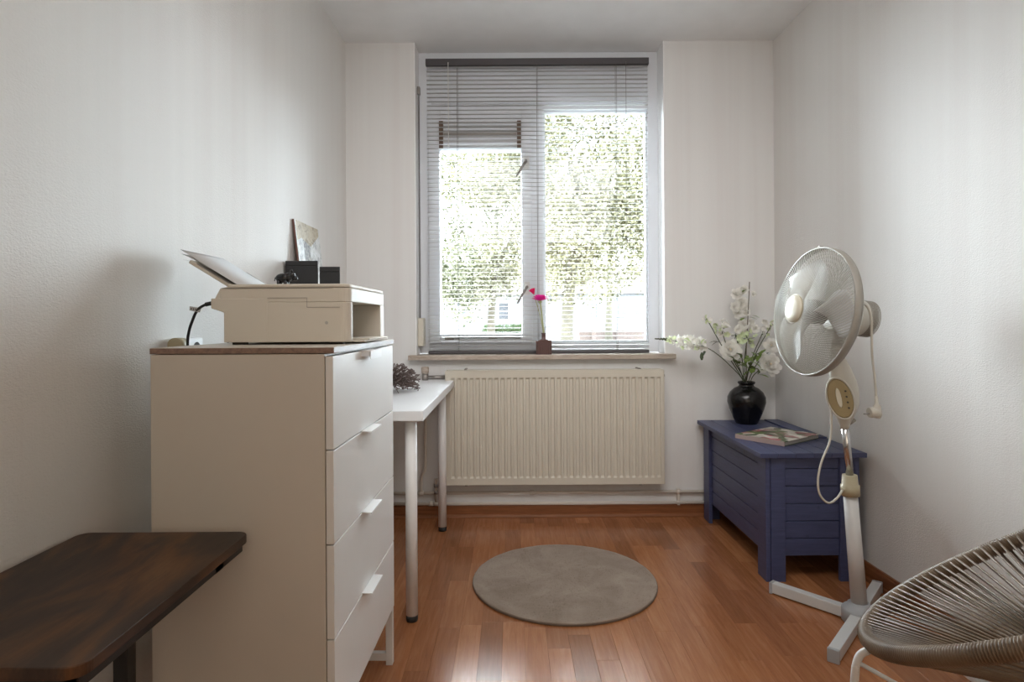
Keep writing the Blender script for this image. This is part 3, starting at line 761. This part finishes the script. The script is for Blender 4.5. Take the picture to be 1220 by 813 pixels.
def rose(c, r, face):
    mb = MB(); face = Vector(face).normalized(); a = face.orthogonal().normalized(); b = face.cross(a)
    for ring, (n, spread, L) in enumerate(((4, .2, .5), (5, .5, .65), (7, .95, .85), (8, 1.8, .95), (9, 4.0, 1.05))):
        for k_ in range(n):
            th = 2 * math.pi * (k_ + .5 * (ring % 2)) / n + rf.uniform(-.2, .2)
            o = a * math.cos(th) + b * math.sin(th)
            d = (o * spread + face).normalized()
            petal(mb, c - face * r * .30 + o * r * .05 * ring, (d + sph() * .18), face, r * L * 1.05, r * .85, rf.uniform(-.25, .35), rf.uniform(-.2, .2))
    return mb
def stem_to(pts, mat, parent, r=.0022):
    return part('stem', MB().tube(crom(pts, 6), r, 6), mat, parent)
def neckp():
    return NECK + Vector((rf.uniform(-.016, .016), rf.uniform(-.014, .014), 0))
def leaf(mb, p, d, L, W=None):
    petal(mb, p, Vector(d), Vector((0, 0, 1)), L, W or L * .5, -.25, .12)
FG = 'artificial flowers in the black vase'
def flower(name, label, cat, head, mids=(), smat='stem'):
    n_ = neckp(); t = thing(name, label, cat, n_, 0, FG)
    low_ = n_ - Vector((0, 0, .12)); low_ = low_ + (NECK - Vector((0, 0, .1)) - low_) * .0
    pts = [low_, n_] + [Vector(m) for m in mids] + [Vector(head)]
    stem_to(pts, smat, t); return t
def rose_thing(px, py, d, r, label, face=(-.25, -1, .35)):
    h = PT(px, py, d); t = flower('rose', label, 'flower', h + Vector((.006, .01, -.02)), [(NECK + h) / 2 + Vector((0, .01, .01))])
    bl_ = part('blossom', rose(h, r, face), 'petal', t)
    part('flower_heart', MB().ball(h + Vector(face).normalized() * r * .1, r * .14, 8, 6), 'petal_heart', bl_)
    lb = MB(); mid = (NECK * .45 + h * .55)
    for q in range(3): leaf(lb, mid + sph() * .012, Vector((rf.uniform(-1, 1), rf.uniform(-1, .3), rf.uniform(0, .8))), .05, .026)
    part('leaves', lb, 'leaf', t)
rose_thing(870, 417, 3.02, .048, 'largest open white rose, left side just above the black vase')
rose_thing(918, 434, 3.00, .048, 'open white rose low on the right of the black vase', (.1, -1, .2))
rose_thing(919, 412, 3.05, .034, 'smaller white rose above the low right rose, beside the fan')
def small_blossom(mb, c, r):
    f = sph(); f.y = -abs(f.y); a = f.orthogonal().normalized(); b = f.cross(a)
    for k_ in range(5):
        th = 2 * math.pi * k_ / 5; o = a * math.cos(th) + b * math.sin(th); petal(mb, c, (o + f * .35), f, r, r * .8, .2, .1)
def cluster(px, py, d, rad, n, label, mat='petal', br=.016, mids=(), sc=(1, 1, 1)):
    h = PT(px, py, d); t = flower('blossom_sprig', label, 'flower', h, mids or [(NECK + h) / 2 + Vector((rf.uniform(-.02, .02), 0, .01))])
    tg_ = MB()
    for q in range(n):
        v_ = sph(); c = h + Vector((v_.x * sc[0], v_.y * sc[1], v_.z * sc[2])) * rad * rf.uniform(.5, 1)
        mb = MB(); small_blossom(mb, c, br * rf.uniform(.8, 1.15)); part('blossom', mb, mat if q % 3 else 'petal_green', t)
        tg_.tube([h, (h + c) / 2 + Vector((0, 0, -.004)), c], .0011, 4)
    part('twig', tg_, 'stem', t)
cluster(859, 392, 3.02, .052, 16, 'greenish white blossom sprig upper left of the largest rose', 'petal', .019)
cluster(842, 380, 3.03, .026, 7, 'small drooping white blossom sprig highest on the left', 'petal', .014, sc=(.8, 1, 1.4))
cluster(876, 399, 3.05, .036, 10, 'white blossom sprig in the middle above the largest rose', 'petal', .018)
cluster(890, 404, 3.02, .046, 15, 'greenish white blossom sprig right of the largest rose', 'petal_green', .017)
cluster(919, 388, 3.08, .036, 10, 'white blossom sprig high on the right beside the fan', 'petal', .017)
cluster(908, 398, 3.10, .03, 6, 'loose white blossom sprig behind, between rose and fan', 'petal', .015)
# tall cherry branch
t = flower('cherry_branch', 'tallest sprig, upright bare twig with white petals over the black vase', 'flower', PT(893, 336, 3.06), [PT(889, 420, 3.06), PT(891, 380, 3.06)], 'bark')
for (px, py, r_) in ((878, 350, .026), (886, 345, .02), (876, 366, .026), (884, 362, .03), (880, 373, .024), (888, 372, .022), (886, 388, .026), (893, 385, .022), (898, 350, .014), (900, 392, .02), (882, 392, .022)):
    part('blossom', rose(PT(px, py, 3.06 + rf.uniform(-.02, .02)), r_, (rf.uniform(-.6, .4), -1, rf.uniform(-.2, .6))), 'petal', t)
lb = MB()
for (px, py) in ((886, 345), (893, 376), (884, 379), (890, 378)): leaf(lb, PT(px + 3, py, 3.05), Vector((-.6 if px < 890 else .8, -.5, -.1)), .035, .022)
part('leaves', lb, 'leaf', t)
# long spike reaching left
tip = PT(780, 403.5, 2.98); basep = PT(845, 416, 3.0)
t = flower('flower_spike', 'long white flower spike reaching left towards the window sill', 'flower', tip, [PT(872, 438, 3.03), basep, PT(812, 408, 2.99)])
mb_tip = MB(); 
for q in range(64):
    u = q / 63; px = 793 + 46 * u; py = 404.5 + 6.5 * u; c = PT(px, py, 2.985); rad_ = .005 + .025 * min(1, u * 2.5) * (1 - .15 * u)
    a_ = q * 2.399; off_ = Vector((0, math.cos(a_), math.sin(a_))) * rad_ * rf.uniform(.6, 1.1)
    mb = MB(); small_blossom(mb, c + off_, .010 + .009 * min(1, u * 2)); part('blossom', mb, 'petal_green' if u < .12 or q % 7 == 0 else 'petal', t)
for q in range(14):
    u = q / 13; mb_tip.ball(PT(781 + 14 * u, 403.8 + .6 * u + (q % 3 - 1) * .9 * u, 2.983), .0035 + .002 * u, 6, 5)
part('bud_tip', mb_tip, 'stem', t)
lb = MB()
for (px, py, dx, dz_) in ((838, 412, -.6, -.2), (845, 409, .8, .5), (836, 420, -.1, -1), (848, 412, .5, .6), (842, 416, -.5, -.5), (850, 408, .9, .2)):
    leaf(lb, PT(px, py, 2.99), Vector((dx, -.25, dz_)), .038, .018)
part('leaves', lb, 'leafdark', t)
# greenery round the neck
t = flower('leafy_sprig', 'green leafy sprig low in the black vase under the roses', 'foliage', PT(902, 422, 3.0), [PT(893, 440, 3.03)])
lb = MB()
for q in range(26):
    px, py = rf.choice([(884, 432), (890, 436), (900, 428), (903, 421), (878, 429), (896, 441), (886, 426), (906, 425)])
    leaf(lb, PT(px + rf.uniform(-4, 4), py + rf.uniform(-4, 4), 3.0 + rf.uniform(-.03, .05)), Vector((rf.uniform(-1, 1), rf.uniform(-1, .3), rf.uniform(-.4, 1))), .045, .026)
part('leaves', lb, 'leaf', t)

# ================================================================== SILL FLOWER
sx_ = PT(648, 420, 3.190); sz = .868
gv = thing('bud_vase', 'small square ribbed brown glass bottle vase in the middle of the window sill', 'vase', (sx_.x, 3.195, sz))
cx_, cy_ = sx_.x, 3.195
pts = []
for k_ in range(56):
    a = 2 * math.pi * k_ / 56; rr_ = .040 / max(abs(math.cos(a)), abs(math.sin(a))) ; rr_ = min(rr_, .047) * (1 + (.025 if k_ % 2 else -.025)); pts.append((cx_ + rr_ * math.cos(a), cy_ + rr_ * math.sin(a)))
part('body', MB().prism(pts, sz, sz + .074), 'vaseglass', gv, bevel=.001)
part('neck', MB().lathe([(.030, .074), (.014, .080), (.0115, .084), (.0115, .108), (.0145, .111), (.0115, .114)], 20, Matrix.Translation((cx_, cy_, sz))), 'vaseglass', gv)
gt = PT(643.5, 357, 3.18)
ge = thing('pink_flower', 'bright pink many-petalled flower on a pale stem in the brown sill vase', 'flower', (cx_, cy_, sz + .08), 0)
part('stem', MB().tube(crom([(cx_, cy_, sz + .03), (cx_, cy_, sz + .12), PT(646.5, 385, 3.185), PT(644, 362, 3.18)]), [.0042] * 25, 8), 'stempale', ge)
mb = MB()
for ring, (n_, r_, el) in enumerate(((26, .047, .12), (24, .044, .35), (18, .036, .65), (12, .024, 1.1))):
    for k_ in range(n_):
        th = 2 * math.pi * (k_ + rf.uniform(-.3, .3)) / n_; d = Vector((math.cos(th), math.sin(th), el)); petal(mb, gt + Vector((0, 0, -.006 + .003 * ring)), d, Vector((0, 0, 1)), r_, .011, .15, .1)
part('blossom', mb, 'pink', ge)
part('calyx', MB().ball(gt + Vector((0, 0, -.012)), .010, 10, 6), 'stempale', ge)
lb = MB(); leaf(lb, PT(649, 391, 3.18), Vector((1, -.2, .55)), .045, .012); leaf(lb, PT(650, 393, 3.18), Vector((1, -.3, .1)), .035, .010)
part('leaves', lb, 'leaf', ge)
bd_ = thing('pink_bud', 'half-open red pink bud beside the larger pink flower in the sill vase', 'flower', (cx_ - .004, cy_, sz + .08), 0)
bp = PT(635, 348, 3.19)
part('stem', MB().tube(crom([(cx_ - .003, cy_ + .003, sz + .03), (cx_ - .004, cy_ + .003, sz + .12), PT(643, 375, 3.20), PT(637, 354, 3.19)]), .002, 6), 'stempale', bd_)
mb = MB(); ax = Vector((-.35, -.2, .9)).normalized(); aa = ax.orthogonal().normalized(); ab = ax.cross(aa)
for k_ in range(16):
    th = 2.399 * k_; o = aa * math.cos(th) + ab * math.sin(th); petal(mb, bp - ax * .016, ax + o * (.25 + .02 * k_), ax, .036, .014, -.1, .15)
part('blossom', mb, 'pinkred', bd_)

# ================================================================== PEDESTAL FAN
FX, FYc = 1.188, 2.063
fan = thing('pedestal_fan', 'white pedestal fan leaning left in front of the blue chest', 'fan', (FX, FYc, 0))
FB = Vector((FX, FYc, 0))
for tip_ in ((.985, 2.298), (.966, 1.817), (1.392, 2.295), (1.391, 1.82)):
    t2 = Vector((tip_[0], tip_[1], 0)); d = (t2 - FB); L = d.length; d.normalize(); n_ = Vector((-d.y, d.x, 0))
    def bar(l0, l1, hw, z0_, z1_):
        q = [FB + d * l0 - n_ * hw, FB + d * l1 - n_ * hw, FB + d * l1 + n_ * hw, FB + d * l0 + n_ * hw]
        return MB().prism([(p.x, p.y) for p in q], z0_, z1_)
    lg = part('leg', bar(.03, L - .012, .0165, .005, .042), 'fan2', fan, bevel=.002)
    part('end_cap', bar(L - .012, L, .0175, 0, .043), 'basegrey', lg, bevel=.003)
part('base_hub', MB().lathe([(.052, .002), (.055, .006), (.055, .046), (.050, .052), (.040, .054), (.036, .066), (.030, .070)], 28, Matrix.Translation(FB)), 'basegrey', fan)
lean0 = Vector((FX, FYc, .06)); leanP = lambda py, px: PT(px, py, FYc)
p_collar = PT(1013, 588, FYc)
part('lower_tube', MB().tube([lean0, p_collar], [.0255, .0225], 28), 'fan2', fan)
p_c1 = PT(1012.3, 566, FYc)
part('height_collar', MB().tube([p_collar - (p_c1 - p_collar) * .1, p_collar + (p_c1 - p_collar) * .45, p_collar + (p_c1 - p_collar) * .46, p_c1], [.0305, .0300, .0265, .0235], 20), 'beige', fan)
part('chrome_tube', MB().tube([p_c1, PT(1006, 500, FYc)], .0125, 20), 'chrome', fan)
# control neck
mm = FYc / F; rings = []
for (py, cx__, hw, th) in ((404, 1000, 8, .018), (412, 998, 7.2, .020), (425, 997, 8.2, .022), (440, 1001, 12.5, .026), (455, 1004.5, 16, .030), (468, 1006, 17, .032), (480, 1006.5, 16.5, .031), (490, 1006.5, 13.5, .028), (499, 1006.3, 9, .022), (507, 1006, 5.5, .015), (511, 1006, 4.8, .0135)):
    c = PT(cx__, py, FYc); rings.append([c + Vector((hw * mm * math.cos(2 * math.pi * k_ / 28), th * math.sin(2 * math.pi * k_ / 28), 0)) for k_ in range(28)])
part('control_neck', MB().loft(rings), 'fan', fan)
# control panel, facing the room left of the camera
pc_ = PT(1001, 475, FYc - .027); nrm = Vector((-.38, -.92, .05)).normalized(); sx2 = Vector((0, 0, 1)).cross(nrm); sx2 = -sx2.normalized() if sx2.x < 0 else sx2.normalized(); upv = (nrm.cross(sx2)).normalized(); upv = upv if upv.z > 0 else -upv
upv = (upv - sx2 * .18).normalized()
def disc(mb, c, rx_, rz_, t0, t1, n_=28, r2=.9):
    ra = [[c + sx2 * rx_ * s_ * math.cos(2 * math.pi * k_ / n_) + upv * rz_ * s_ * math.sin(2 * math.pi * k_ / n_) + nrm * t for k_ in range(n_)] for s_, t in ((1, t0), (1, (t0 + t1) / 2), (r2, t1))]
    return mb.loft(ra)
cp = part('control_panel', disc(MB(), pc_, .040, .069, -.006, .004), 'panel', fan)
part('panel_rim', MB().tube([pc_ + sx2 * .041 * math.cos(a_ / 32 * 6.283) + upv * .070 * math.sin(a_ / 32 * 6.283) + nrm * .002 for a_ in range(32)], .0032, 6, True), 'fan', cp)
part('timer_bar', disc(MB(), pc_ - sx2 * .004 + upv * .002, .008, .034, .003, .008), 'badge', cp)
for q in range(4): part('switch_button', disc(MB(), pc_ + sx2 * .020 + upv * (.026 - .019 * q), .0032, .0032, .003, .008, 10), 'dark', cp)
part('release_knob', MB().tube([PT(1012, 505, FYc), PT(1018, 500, FYc)], [.006, .008], 10), 'ringgrey', fan)
# head
RC = PT(970, 371.5, 2.052); ax = Vector((-.985, -.115, .135)).normalized()
zax = ax; xax = Vector((0, 0, 1)).cross(zax).normalized(); yax = zax.cross(xax)
HM = Matrix.Translation(RC) @ Matrix((xax, yax, zax)).transposed().to_4x4()
RG = .219
part('grille_rim', MB().lathe([(RG - .004, -.014), (RG + .002, -.014), (RG + .003, 0), (RG + .002, .012), (RG - .004, .012), (RG - .004, -.014)], 96, HM, cap=False), 'ringgrey', fan)
def gprof(t, depth, rin, pw):
    r_ = rin + (RG - .002 - rin) * t
    return r_, depth * (1 - t ** pw)
def grille(name, depth, rin, sgn, twist, nw, parent, pw=2.4, rings_=()):
    mb = MB()
    for k_ in range(nw):
        pts = []
        for i in range(9):
            t = i / 8; r_, z_ = gprof(t, depth, rin, pw); a = 2 * math.pi * k_ / nw + twist * t
            pts.append(HM @ Vector((r_ * math.cos(a), r_ * math.sin(a), sgn * z_ + sgn * .008)))
        mb.tube(pts, .0012, 3, cap=False)
    for t in rings_:
        r_, z_ = gprof(t, depth, rin, pw)
        mb.tube([HM @ Vector((r_ * math.cos(a / 64 * 6.2832), r_ * math.sin(a / 64 * 6.2832), sgn * z_ + sgn * .008)) for a in range(64)], .0016, 4, True)
    return part(name, mb, 'wire', parent)
fgm = grille('front_grille', .066, .047, 1, .9, 120, fan, 2.6, (0, 1))
grille('rear_grille', .060, .055, -1, -.9, 110, fan, 4.0, (0, 1))
bdg = part('badge', MB().lathe([(.047, .070), (.048, .074), (.046, .080), (.030, .085), (.001, .086)], 36, HM), 'badge', fan)
part('badge_ring', MB().tube([HM @ Vector((.049 * math.cos(a / 40 * 6.2832), .049 * math.sin(a / 40 * 6.2832), .073)) for a in range(40)], .003, 6, True), 'beige', bdg)
part('grille_clip', MB().tube([HM @ Vector((0, RG + .003, -.012)), HM @ Vector((0, RG + .003, .012))], .005, 6), 'metalgrey', fan)
hub = part('blade_hub', MB().lathe([(.040, -.030), (.042, .010), (.040, .026), (.030, .034), (.001, .036)], 28, HM), 'hubgrey', fan)
for k_ in range(3):
    mb = MB(); vs = []; ni, nj = 10, 8
    for i in range(ni):
        t = i / (ni - 1); r_ = .038 + .152 * t; wa = (.42 + .42 * math.sin(min(1, t * 1.25) * math.pi * .62)) * (1 - .30 * max(0, t - .75) / .25)
        for j in range(nj):
            u = j / (nj - 1) - .5; a = R(105) + 2 * math.pi * k_ / 3 + u * wa * 1.25 + .25 * t; z_ = -.002 + (u * .060) * (1 - .35 * t) - .010 * (1 - 4 * u * u)
            vs.append(HM @ Vector((r_ * math.cos(a), r_ * math.sin(a), z_)))
    nv = len(vs)
    fs = [(i * nj + j, i * nj + j + 1, (i + 1) * nj + j + 1, (i + 1) * nj + j) for i in range(ni - 1) for j in range(nj - 1)]
    mb.add(vs, fs, True)
    o = part('blade', mb, 'fan2', fan); so_ = o.modifiers.new('solid', 'SOLIDIFY'); so_.thickness = .002
# motor housing behind the grille
part('motor_housing', MB().lathe([(.050, -.064), (.062, -.070), (.064, -.085), (.063, -.150), (.060, -.185), (.054, -.200), (.040, -.206), (.001, -.207)], 36, HM), 'fan', fan)
cap_ = MB()
for q in range(9): cap_.tube([HM @ Vector((.062 * math.cos(a / 36 * 6.2832), .062 * math.sin(a / 36 * 6.2832), -.168 - .004 * q)) for a in range(36)], .0012, 4, True)
part('rear_vents', cap_, 'ringgrey', fan)
kz1 = HM @ Vector((0, .062, -.165)); part('oscillation_knob', MB().tube([kz1, kz1 + yax * .012, kz1 + yax * .0125, kz1 + yax * .022], [.004, .004, .008, .007], 12), 'ringgrey', fan)
tk = PT(1007.5, 409, 2.0)
part('tilt_joint', MB().tube([PT(1001, 412, FYc), PT(1004, 392, FYc)], [.022, .026], 20), 'fan', fan)
part('tilt_knob', MB().tube([tk + Vector((0, .03, 0)), tk, tk + Vector((0, -.004, 0))], [.018, .018, .014], 18), 'ringgrey', fan)
# cable with plug over the knob
dcb = 1.985
cbl = part('power_cable', MB().tube(crom([PT(1020, 364, dcb), PT(1028, 361.5, dcb - .005), PT(1034, 367, dcb), PT(1038, 380, dcb), PT(1038.5, 400, dcb), PT(1039, 425, dcb), PT(1042, 450, dcb), PT(1044, 476, dcb)]), .0040, 8), 'cordbeige', fan)
plg = part('plug', MB().tube([PT(1044, 472, dcb), PT(1044.3, 481, dcb), PT(1044.5, 484, dcb), PT(1044.7, 494, dcb), PT(1044, 498.5, dcb)], [.0052, .0058, .0115, .0150, .011], 14).tube([PT(1046, 491.5, dcb), PT(1038, 491.8, dcb), PT(1035.5, 492, dcb)], [.0165, .0175, .0165], 16), 'cordbeige', cbl)
part('plug_pin', MB().tube([PT(1036, 493.2, dcb - .008), PT(1029, 493.6, dcb - .008)], .0024, 8).tube([PT(1036, 493.2, dcb + .010), PT(1029, 493.6, dcb + .010)], .0024, 8), 'metalgrey', cbl)
part('neck_cable', MB().tube(crom([PT(993, 478, FYc - .01), PT(990.5, 490, FYc - .012), PT(990.5, 510, FYc - .015), PT(988, 528, FYc - .02), PT(979, 550, FYc - .03), PT(974.5, 572, FYc - .035), PT(977, 590, FYc - .035), PT(987, 599.5, FYc - .033), PT(997, 594, FYc - .028), PT(1004, 584, FYc - .02)]), .0036, 8), 'cordbeige', fan)

# ================================================================== CORD CHAIR
hC = Vector((1.064, 1.164, .552)); hd = 2.386; ti = .564; ha_, hb_ = .386, .354
Hh = Vector((math.cos(hd), math.sin(hd), 0)); Vv = Vector((-math.sin(hd), math.cos(hd), 0)); Uu = Hh * math.cos(ti) - Vector((0, 0, 1)) * math.sin(ti); Nn = Vv.cross(Uu); Nn = Nn if Nn.z > 0 else -Nn
def hoop(a): return hC + Uu * ha_ * math.cos(a) + Vv * hb_ * math.sin(a)
chair = thing('cord_chair', 'round lounge chair of woven brown cord on a white tube frame, right foreground', 'chair', (1.06, 1.17, 0))
nw = 440; rings = []
for k_ in range(nw * 3):
    a = 2 * math.pi * k_ / (nw * 3); p = hoop(a); t = (hoop(a + .01) - hoop(a - .01)).normalized(); u = Nn; q = t.cross(u)
    r_ = .0138 if k_ % 3 == 0 else .0174
    sk = .004
    rings.append([p + (u * math.cos(2 * math.pi * j / 12) * 1.05 + q * math.sin(2 * math.pi * j / 12)) * r_ + t * sk * math.cos(2 * math.pi * j / 12) for j in range(12)])
part('wrapped_rim', MB().loft(rings, closed=True), 'cordbrown', chair)
hubp = hC - Nn * .235 - Uu * .01
HR = .045
def hubpt(a): return hubp + Uu * HR * math.cos(a) + Vv * HR * math.sin(a)
part('hub_ring', MB().tube([hubpt(2 * math.pi * k_ / 40) for k_ in range(40)], .008, 8, True), 'cordbrown', chair)
ns = 112
for k_ in range(ns):
    a = 2 * math.pi * (k_ + .5) / ns; p = hoop(a); cdir = (hubp - p).normalized()
    for lay, of in ((0, .0155), (1, -.0150)):
        aa_ = a + (math.pi / ns if lay else 0) + random.uniform(-.004, .004); p = hoop(aa_)
        st_ = p + Nn * of + (hC - p).normalized() * .004; en = hubpt(aa_ + .35) + Nn * of * .3
        en2 = st_ + (en - st_)
        part('cord', MB().tube([st_, en2], .00285, 6), 'cordbrown', chair)
# white tubular frame: ring under the rim, three legs with cross bars
def frame_ring(a, s_=.60, dn=.125): return hC - Nn * dn + (Uu * ha_ * math.cos(a) + Vv * hb_ * math.sin(a)) * s_
part('frame_ring', MB().tube([frame_ring(2 * math.pi * k_ / 48, .66, .11) for k_ in range(48)], .0065, 8, True), 'metalwhite', chair)
la = PT(1028, 777, 1.30)
def tubep(name, pts, r_=.0078, **kw): return part(name, MB().tube(crom(pts, 6), r_, 10), 'metalwhite', chair, **kw)
D1 = 1.24
f0 = PT(1018, 812, D1); foot = Vector((f0.x - .02, D1 + .01, .008))
tubep('leg', [foot, f0, PT(1019.5, 795, D1), PT(1024, 782, D1), PT(1033, 776, D1), PT(1048, 774, D1 + .02), frame_ring(.25, .66, .11)])
b0 = PT(1100, 806, 1.02)
tubep('leg', [(1.02, .87, .008), (1.03, .90, .2), (1.04, .93, .34), frame_ring(math.pi / 2, .66, .11)])
tubep('leg', [(1.36, 1.36, .008), (1.34, 1.35, .2), (1.30, 1.33, .36), frame_ring(-math.pi / 2, .66, .11)])
tubep('leg', [(1.40, .97, .008), (1.37, .99, .2), (1.31, 1.02, .42), frame_ring(math.pi, .66, .11)])
tubep('cross_bar', [PT(1021, 789, D1), (1.032, .905, .235)], .0045)
tubep('cross_bar', [(f0.x, D1, .2), (1.34, 1.35, .2)], .005)

# ================================================================== OUTSIDE
def gz(): return -.25
struct('ground', MB().box(-40, 45, 3.6, 90, -.45, gz()), 'paving')
rt2 = random.Random(11)
def leaves(n, blobs, size):
    vs, fs = [], []; wts = [b[1][0] * b[1][1] * b[1][2] for b in blobs]
    for i in range(n):
        c, s_ = rt2.choices(blobs, wts)[0]
        while True:
            v_ = (rt2.uniform(-1, 1), rt2.uniform(-1, 1), rt2.uniform(-1, 1))
            if v_[0] ** 2 + v_[1] ** 2 + v_[2] ** 2 < 1: break
        p = Vector((c[0] + v_[0] * s_[0], c[1] + v_[1] * s_[1], c[2] + v_[2] * s_[2]))
        a = Vector((rt2.uniform(-1, 1), rt2.uniform(-1, 1), rt2.uniform(-1, 1))).normalized(); b = a.orthogonal().normalized(); L = size * rt2.uniform(.6, 1.3)
        n0 = len(vs); vs += [tuple(p - a * L * .5), tuple(p + b * L * .32), tuple(p + a * L * .5), tuple(p - b * L * .32)]; fs.append((n0, n0 + 1, n0 + 2, n0 + 3))
    return vs, fs
def tree(label, x_, y_, r_, lean, blobs, n, size, mat, branches):
    t = thing('tree', label, 'tree', (x_, y_, gz()), 0)
    part('trunk', MB().tube([(x_ - .03, y_, gz()), (x_, y_, 1.2), (x_ + lean * .5, y_, 2.6), (x_ + lean, y_, 4.6)], [r_ * 1.25, r_, r_ * .8, r_ * .4], 10), 'treebark', t)
    for (p0, p1, br) in branches:
        a, b = Vector(p0), Vector(p1); part('branch', MB().tube([a, (a + b) / 2 + Vector((0, 0, .1)), b], [br, br * .8, br * .4], 6), 'treebark', t)
    vs, fs = leaves(n, blobs, size); me = bpy.data.meshes.new('foliage'); me.from_pydata([(a - x_, b - y_, c - gz()) for a, b, c in vs], [], fs)
    link('foliage', me, mat, t, kind='stuff')
def blobset(cx, cy, cz, rx_, ry_, rz_, n, s0, s1):
    out = []
    for i in range(n):
        while True:
            v_ = (rt2.uniform(-1, 1), rt2.uniform(-1, 1), rt2.uniform(-1, 1))
            if sum(q * q for q in v_) < 1: break
        s_ = rt2.uniform(s0, s1); out.append(((cx + v_[0] * rx_, cy + v_[1] * ry_, cz + v_[2] * rz_), (s_, s_, s_ * .75)))
    return out
tree('large yellow green tree behind the right window pane', 1.2, 13, .13, .25, blobset(1.9, 13, 4.4, 2.9, 1.6, 3.0, 120, .5, 1.0), 76000, .080, 'fol_yellow',
     [((1.35, 13, 2.2), (2.2, 12.8, 3.9), .06), ((1.3, 13, 2.0), (.3, 13, 3.4), .05), ((1.4, 13, 2.8), (2.9, 13.1, 3.7), .04), ((1.45, 13, 3.4), (1.1, 13, 5.2), .05)])
tree('pale green tree behind the left window pane', -.55, 16, .10, .2, blobset(-.9, 16, 4.6, 2.3, 1.6, 3.3, 60, .5, .95), 46000, .090, 'fol_green',
     [((-.45, 16, 2.0), (-1.4, 16, 3.6), .05), ((-.45, 16, 2.4), (.4, 16, 3.9), .05), ((-.4, 16, 3.4), (-1.6, 16, 5.6), .04)])
tree('distant pale tree between the two nearer trees', 4.2, 26, .15, .1, blobset(3.6, 27, 5.8, 5.5, 1.6, 3.8, 34, .9, 1.6), 22000, .16, 'fol_green', [])
def house(label, px0, px1, d, ptop, wins, dz_=0):
    a, b = PT(px0, ptop, d), PT(px1, ptop, d); t = thing('house', label, 'house', ((a.x + b.x) / 2, d + 2, gz()))
    part('wall', MB().box(a.x, b.x, d, d + 6, gz(), a.z), 'render', t)
    part('roof', MB().add([(a.x - .3, d - .3, a.z), (b.x + .3, d - .3, a.z), (b.x + .3, d + 6.3, a.z), (a.x - .3, d + 6.3, a.z), (a.x - .3, d + 3, a.z + 2.4), (b.x + .3, d + 3, a.z + 2.4)], [(0, 1, 5, 4), (2, 3, 4, 5), (1, 2, 5), (3, 0, 4), (3, 2, 1, 0)]), 'roof', t)
    for (x0_, x1_, y0_, y1_) in wins:
        p, q = PT(x0_, y0_, d), PT(x1_, y1_, d)
        wf = part('window', MB().box(p.x - .08, q.x + .08, d - .06, d, q.z - .08, p.z + .08), 'metalwhite', t)
        part('pane', MB().box(p.x, q.x, d - .08, d - .06, q.z, (p.z + q.z) / 2 - .03).box(p.x, q.x, d - .08, d - .06, (p.z + q.z) / 2 + .03, p.z), 'housewin', wf)
house('white rendered house far behind the left window pane', 500, 628, 40, 352, [(594, 606, 361, 381), (545, 556, 361, 375)])
house('white house far behind the right window pane', 652, 790, 44, 350, [(703, 712, 361, 379), (735, 746, 362, 376), (756, 765, 362, 376)])
for (px0, px1, nm) in ((577, 606, 'green clipped hedge in front of the left house'), (608, 623, 'small green bush right of the hedge by the left house')):
    a, b = PT(px0, 384, 27), PT(px1, 396, 27)
    t = thing('hedge', nm, 'hedge', ((a.x + b.x) / 2, 27, gz()))
    vs, fs = leaves(2600, [(((a.x * (1 - u) + b.x * u), 27, .42), (.32, .3, .55)) for u in (.15, .4, .6, .85)], .10)
    me = bpy.data.meshes.new('foliage'); me.from_pydata([(p - (a.x + b.x) / 2, q - 27, max(s_, gz() + .01) - gz()) for p, q, s_ in vs], [], fs)
    link('foliage', me, 'fol_hedge', t, kind='stuff')
a, b = PT(690, 395, 30), PT(768, 395, 30)
gw = thing('garden_wall', 'low pinkish brick garden wall behind the lower right pane', 'wall', ((a.x + b.x) / 2, 30.1, gz()))
part('brickwork', MB().box(a.x, b.x, 30, 30.25, gz(), a.z), 'brickpink', gw)
part('coping', MB().box(a.x - .05, b.x + .05, 29.95, 30.3, a.z, a.z + .08), 'render', gw)
for xx in (712, 742):
    p = PT(xx, 396, 29.5); part('pier', MB().box(p.x - .25, p.x + .25, 29.8, 30.3, gz(), p.z + .1), 'brickpink', gw)
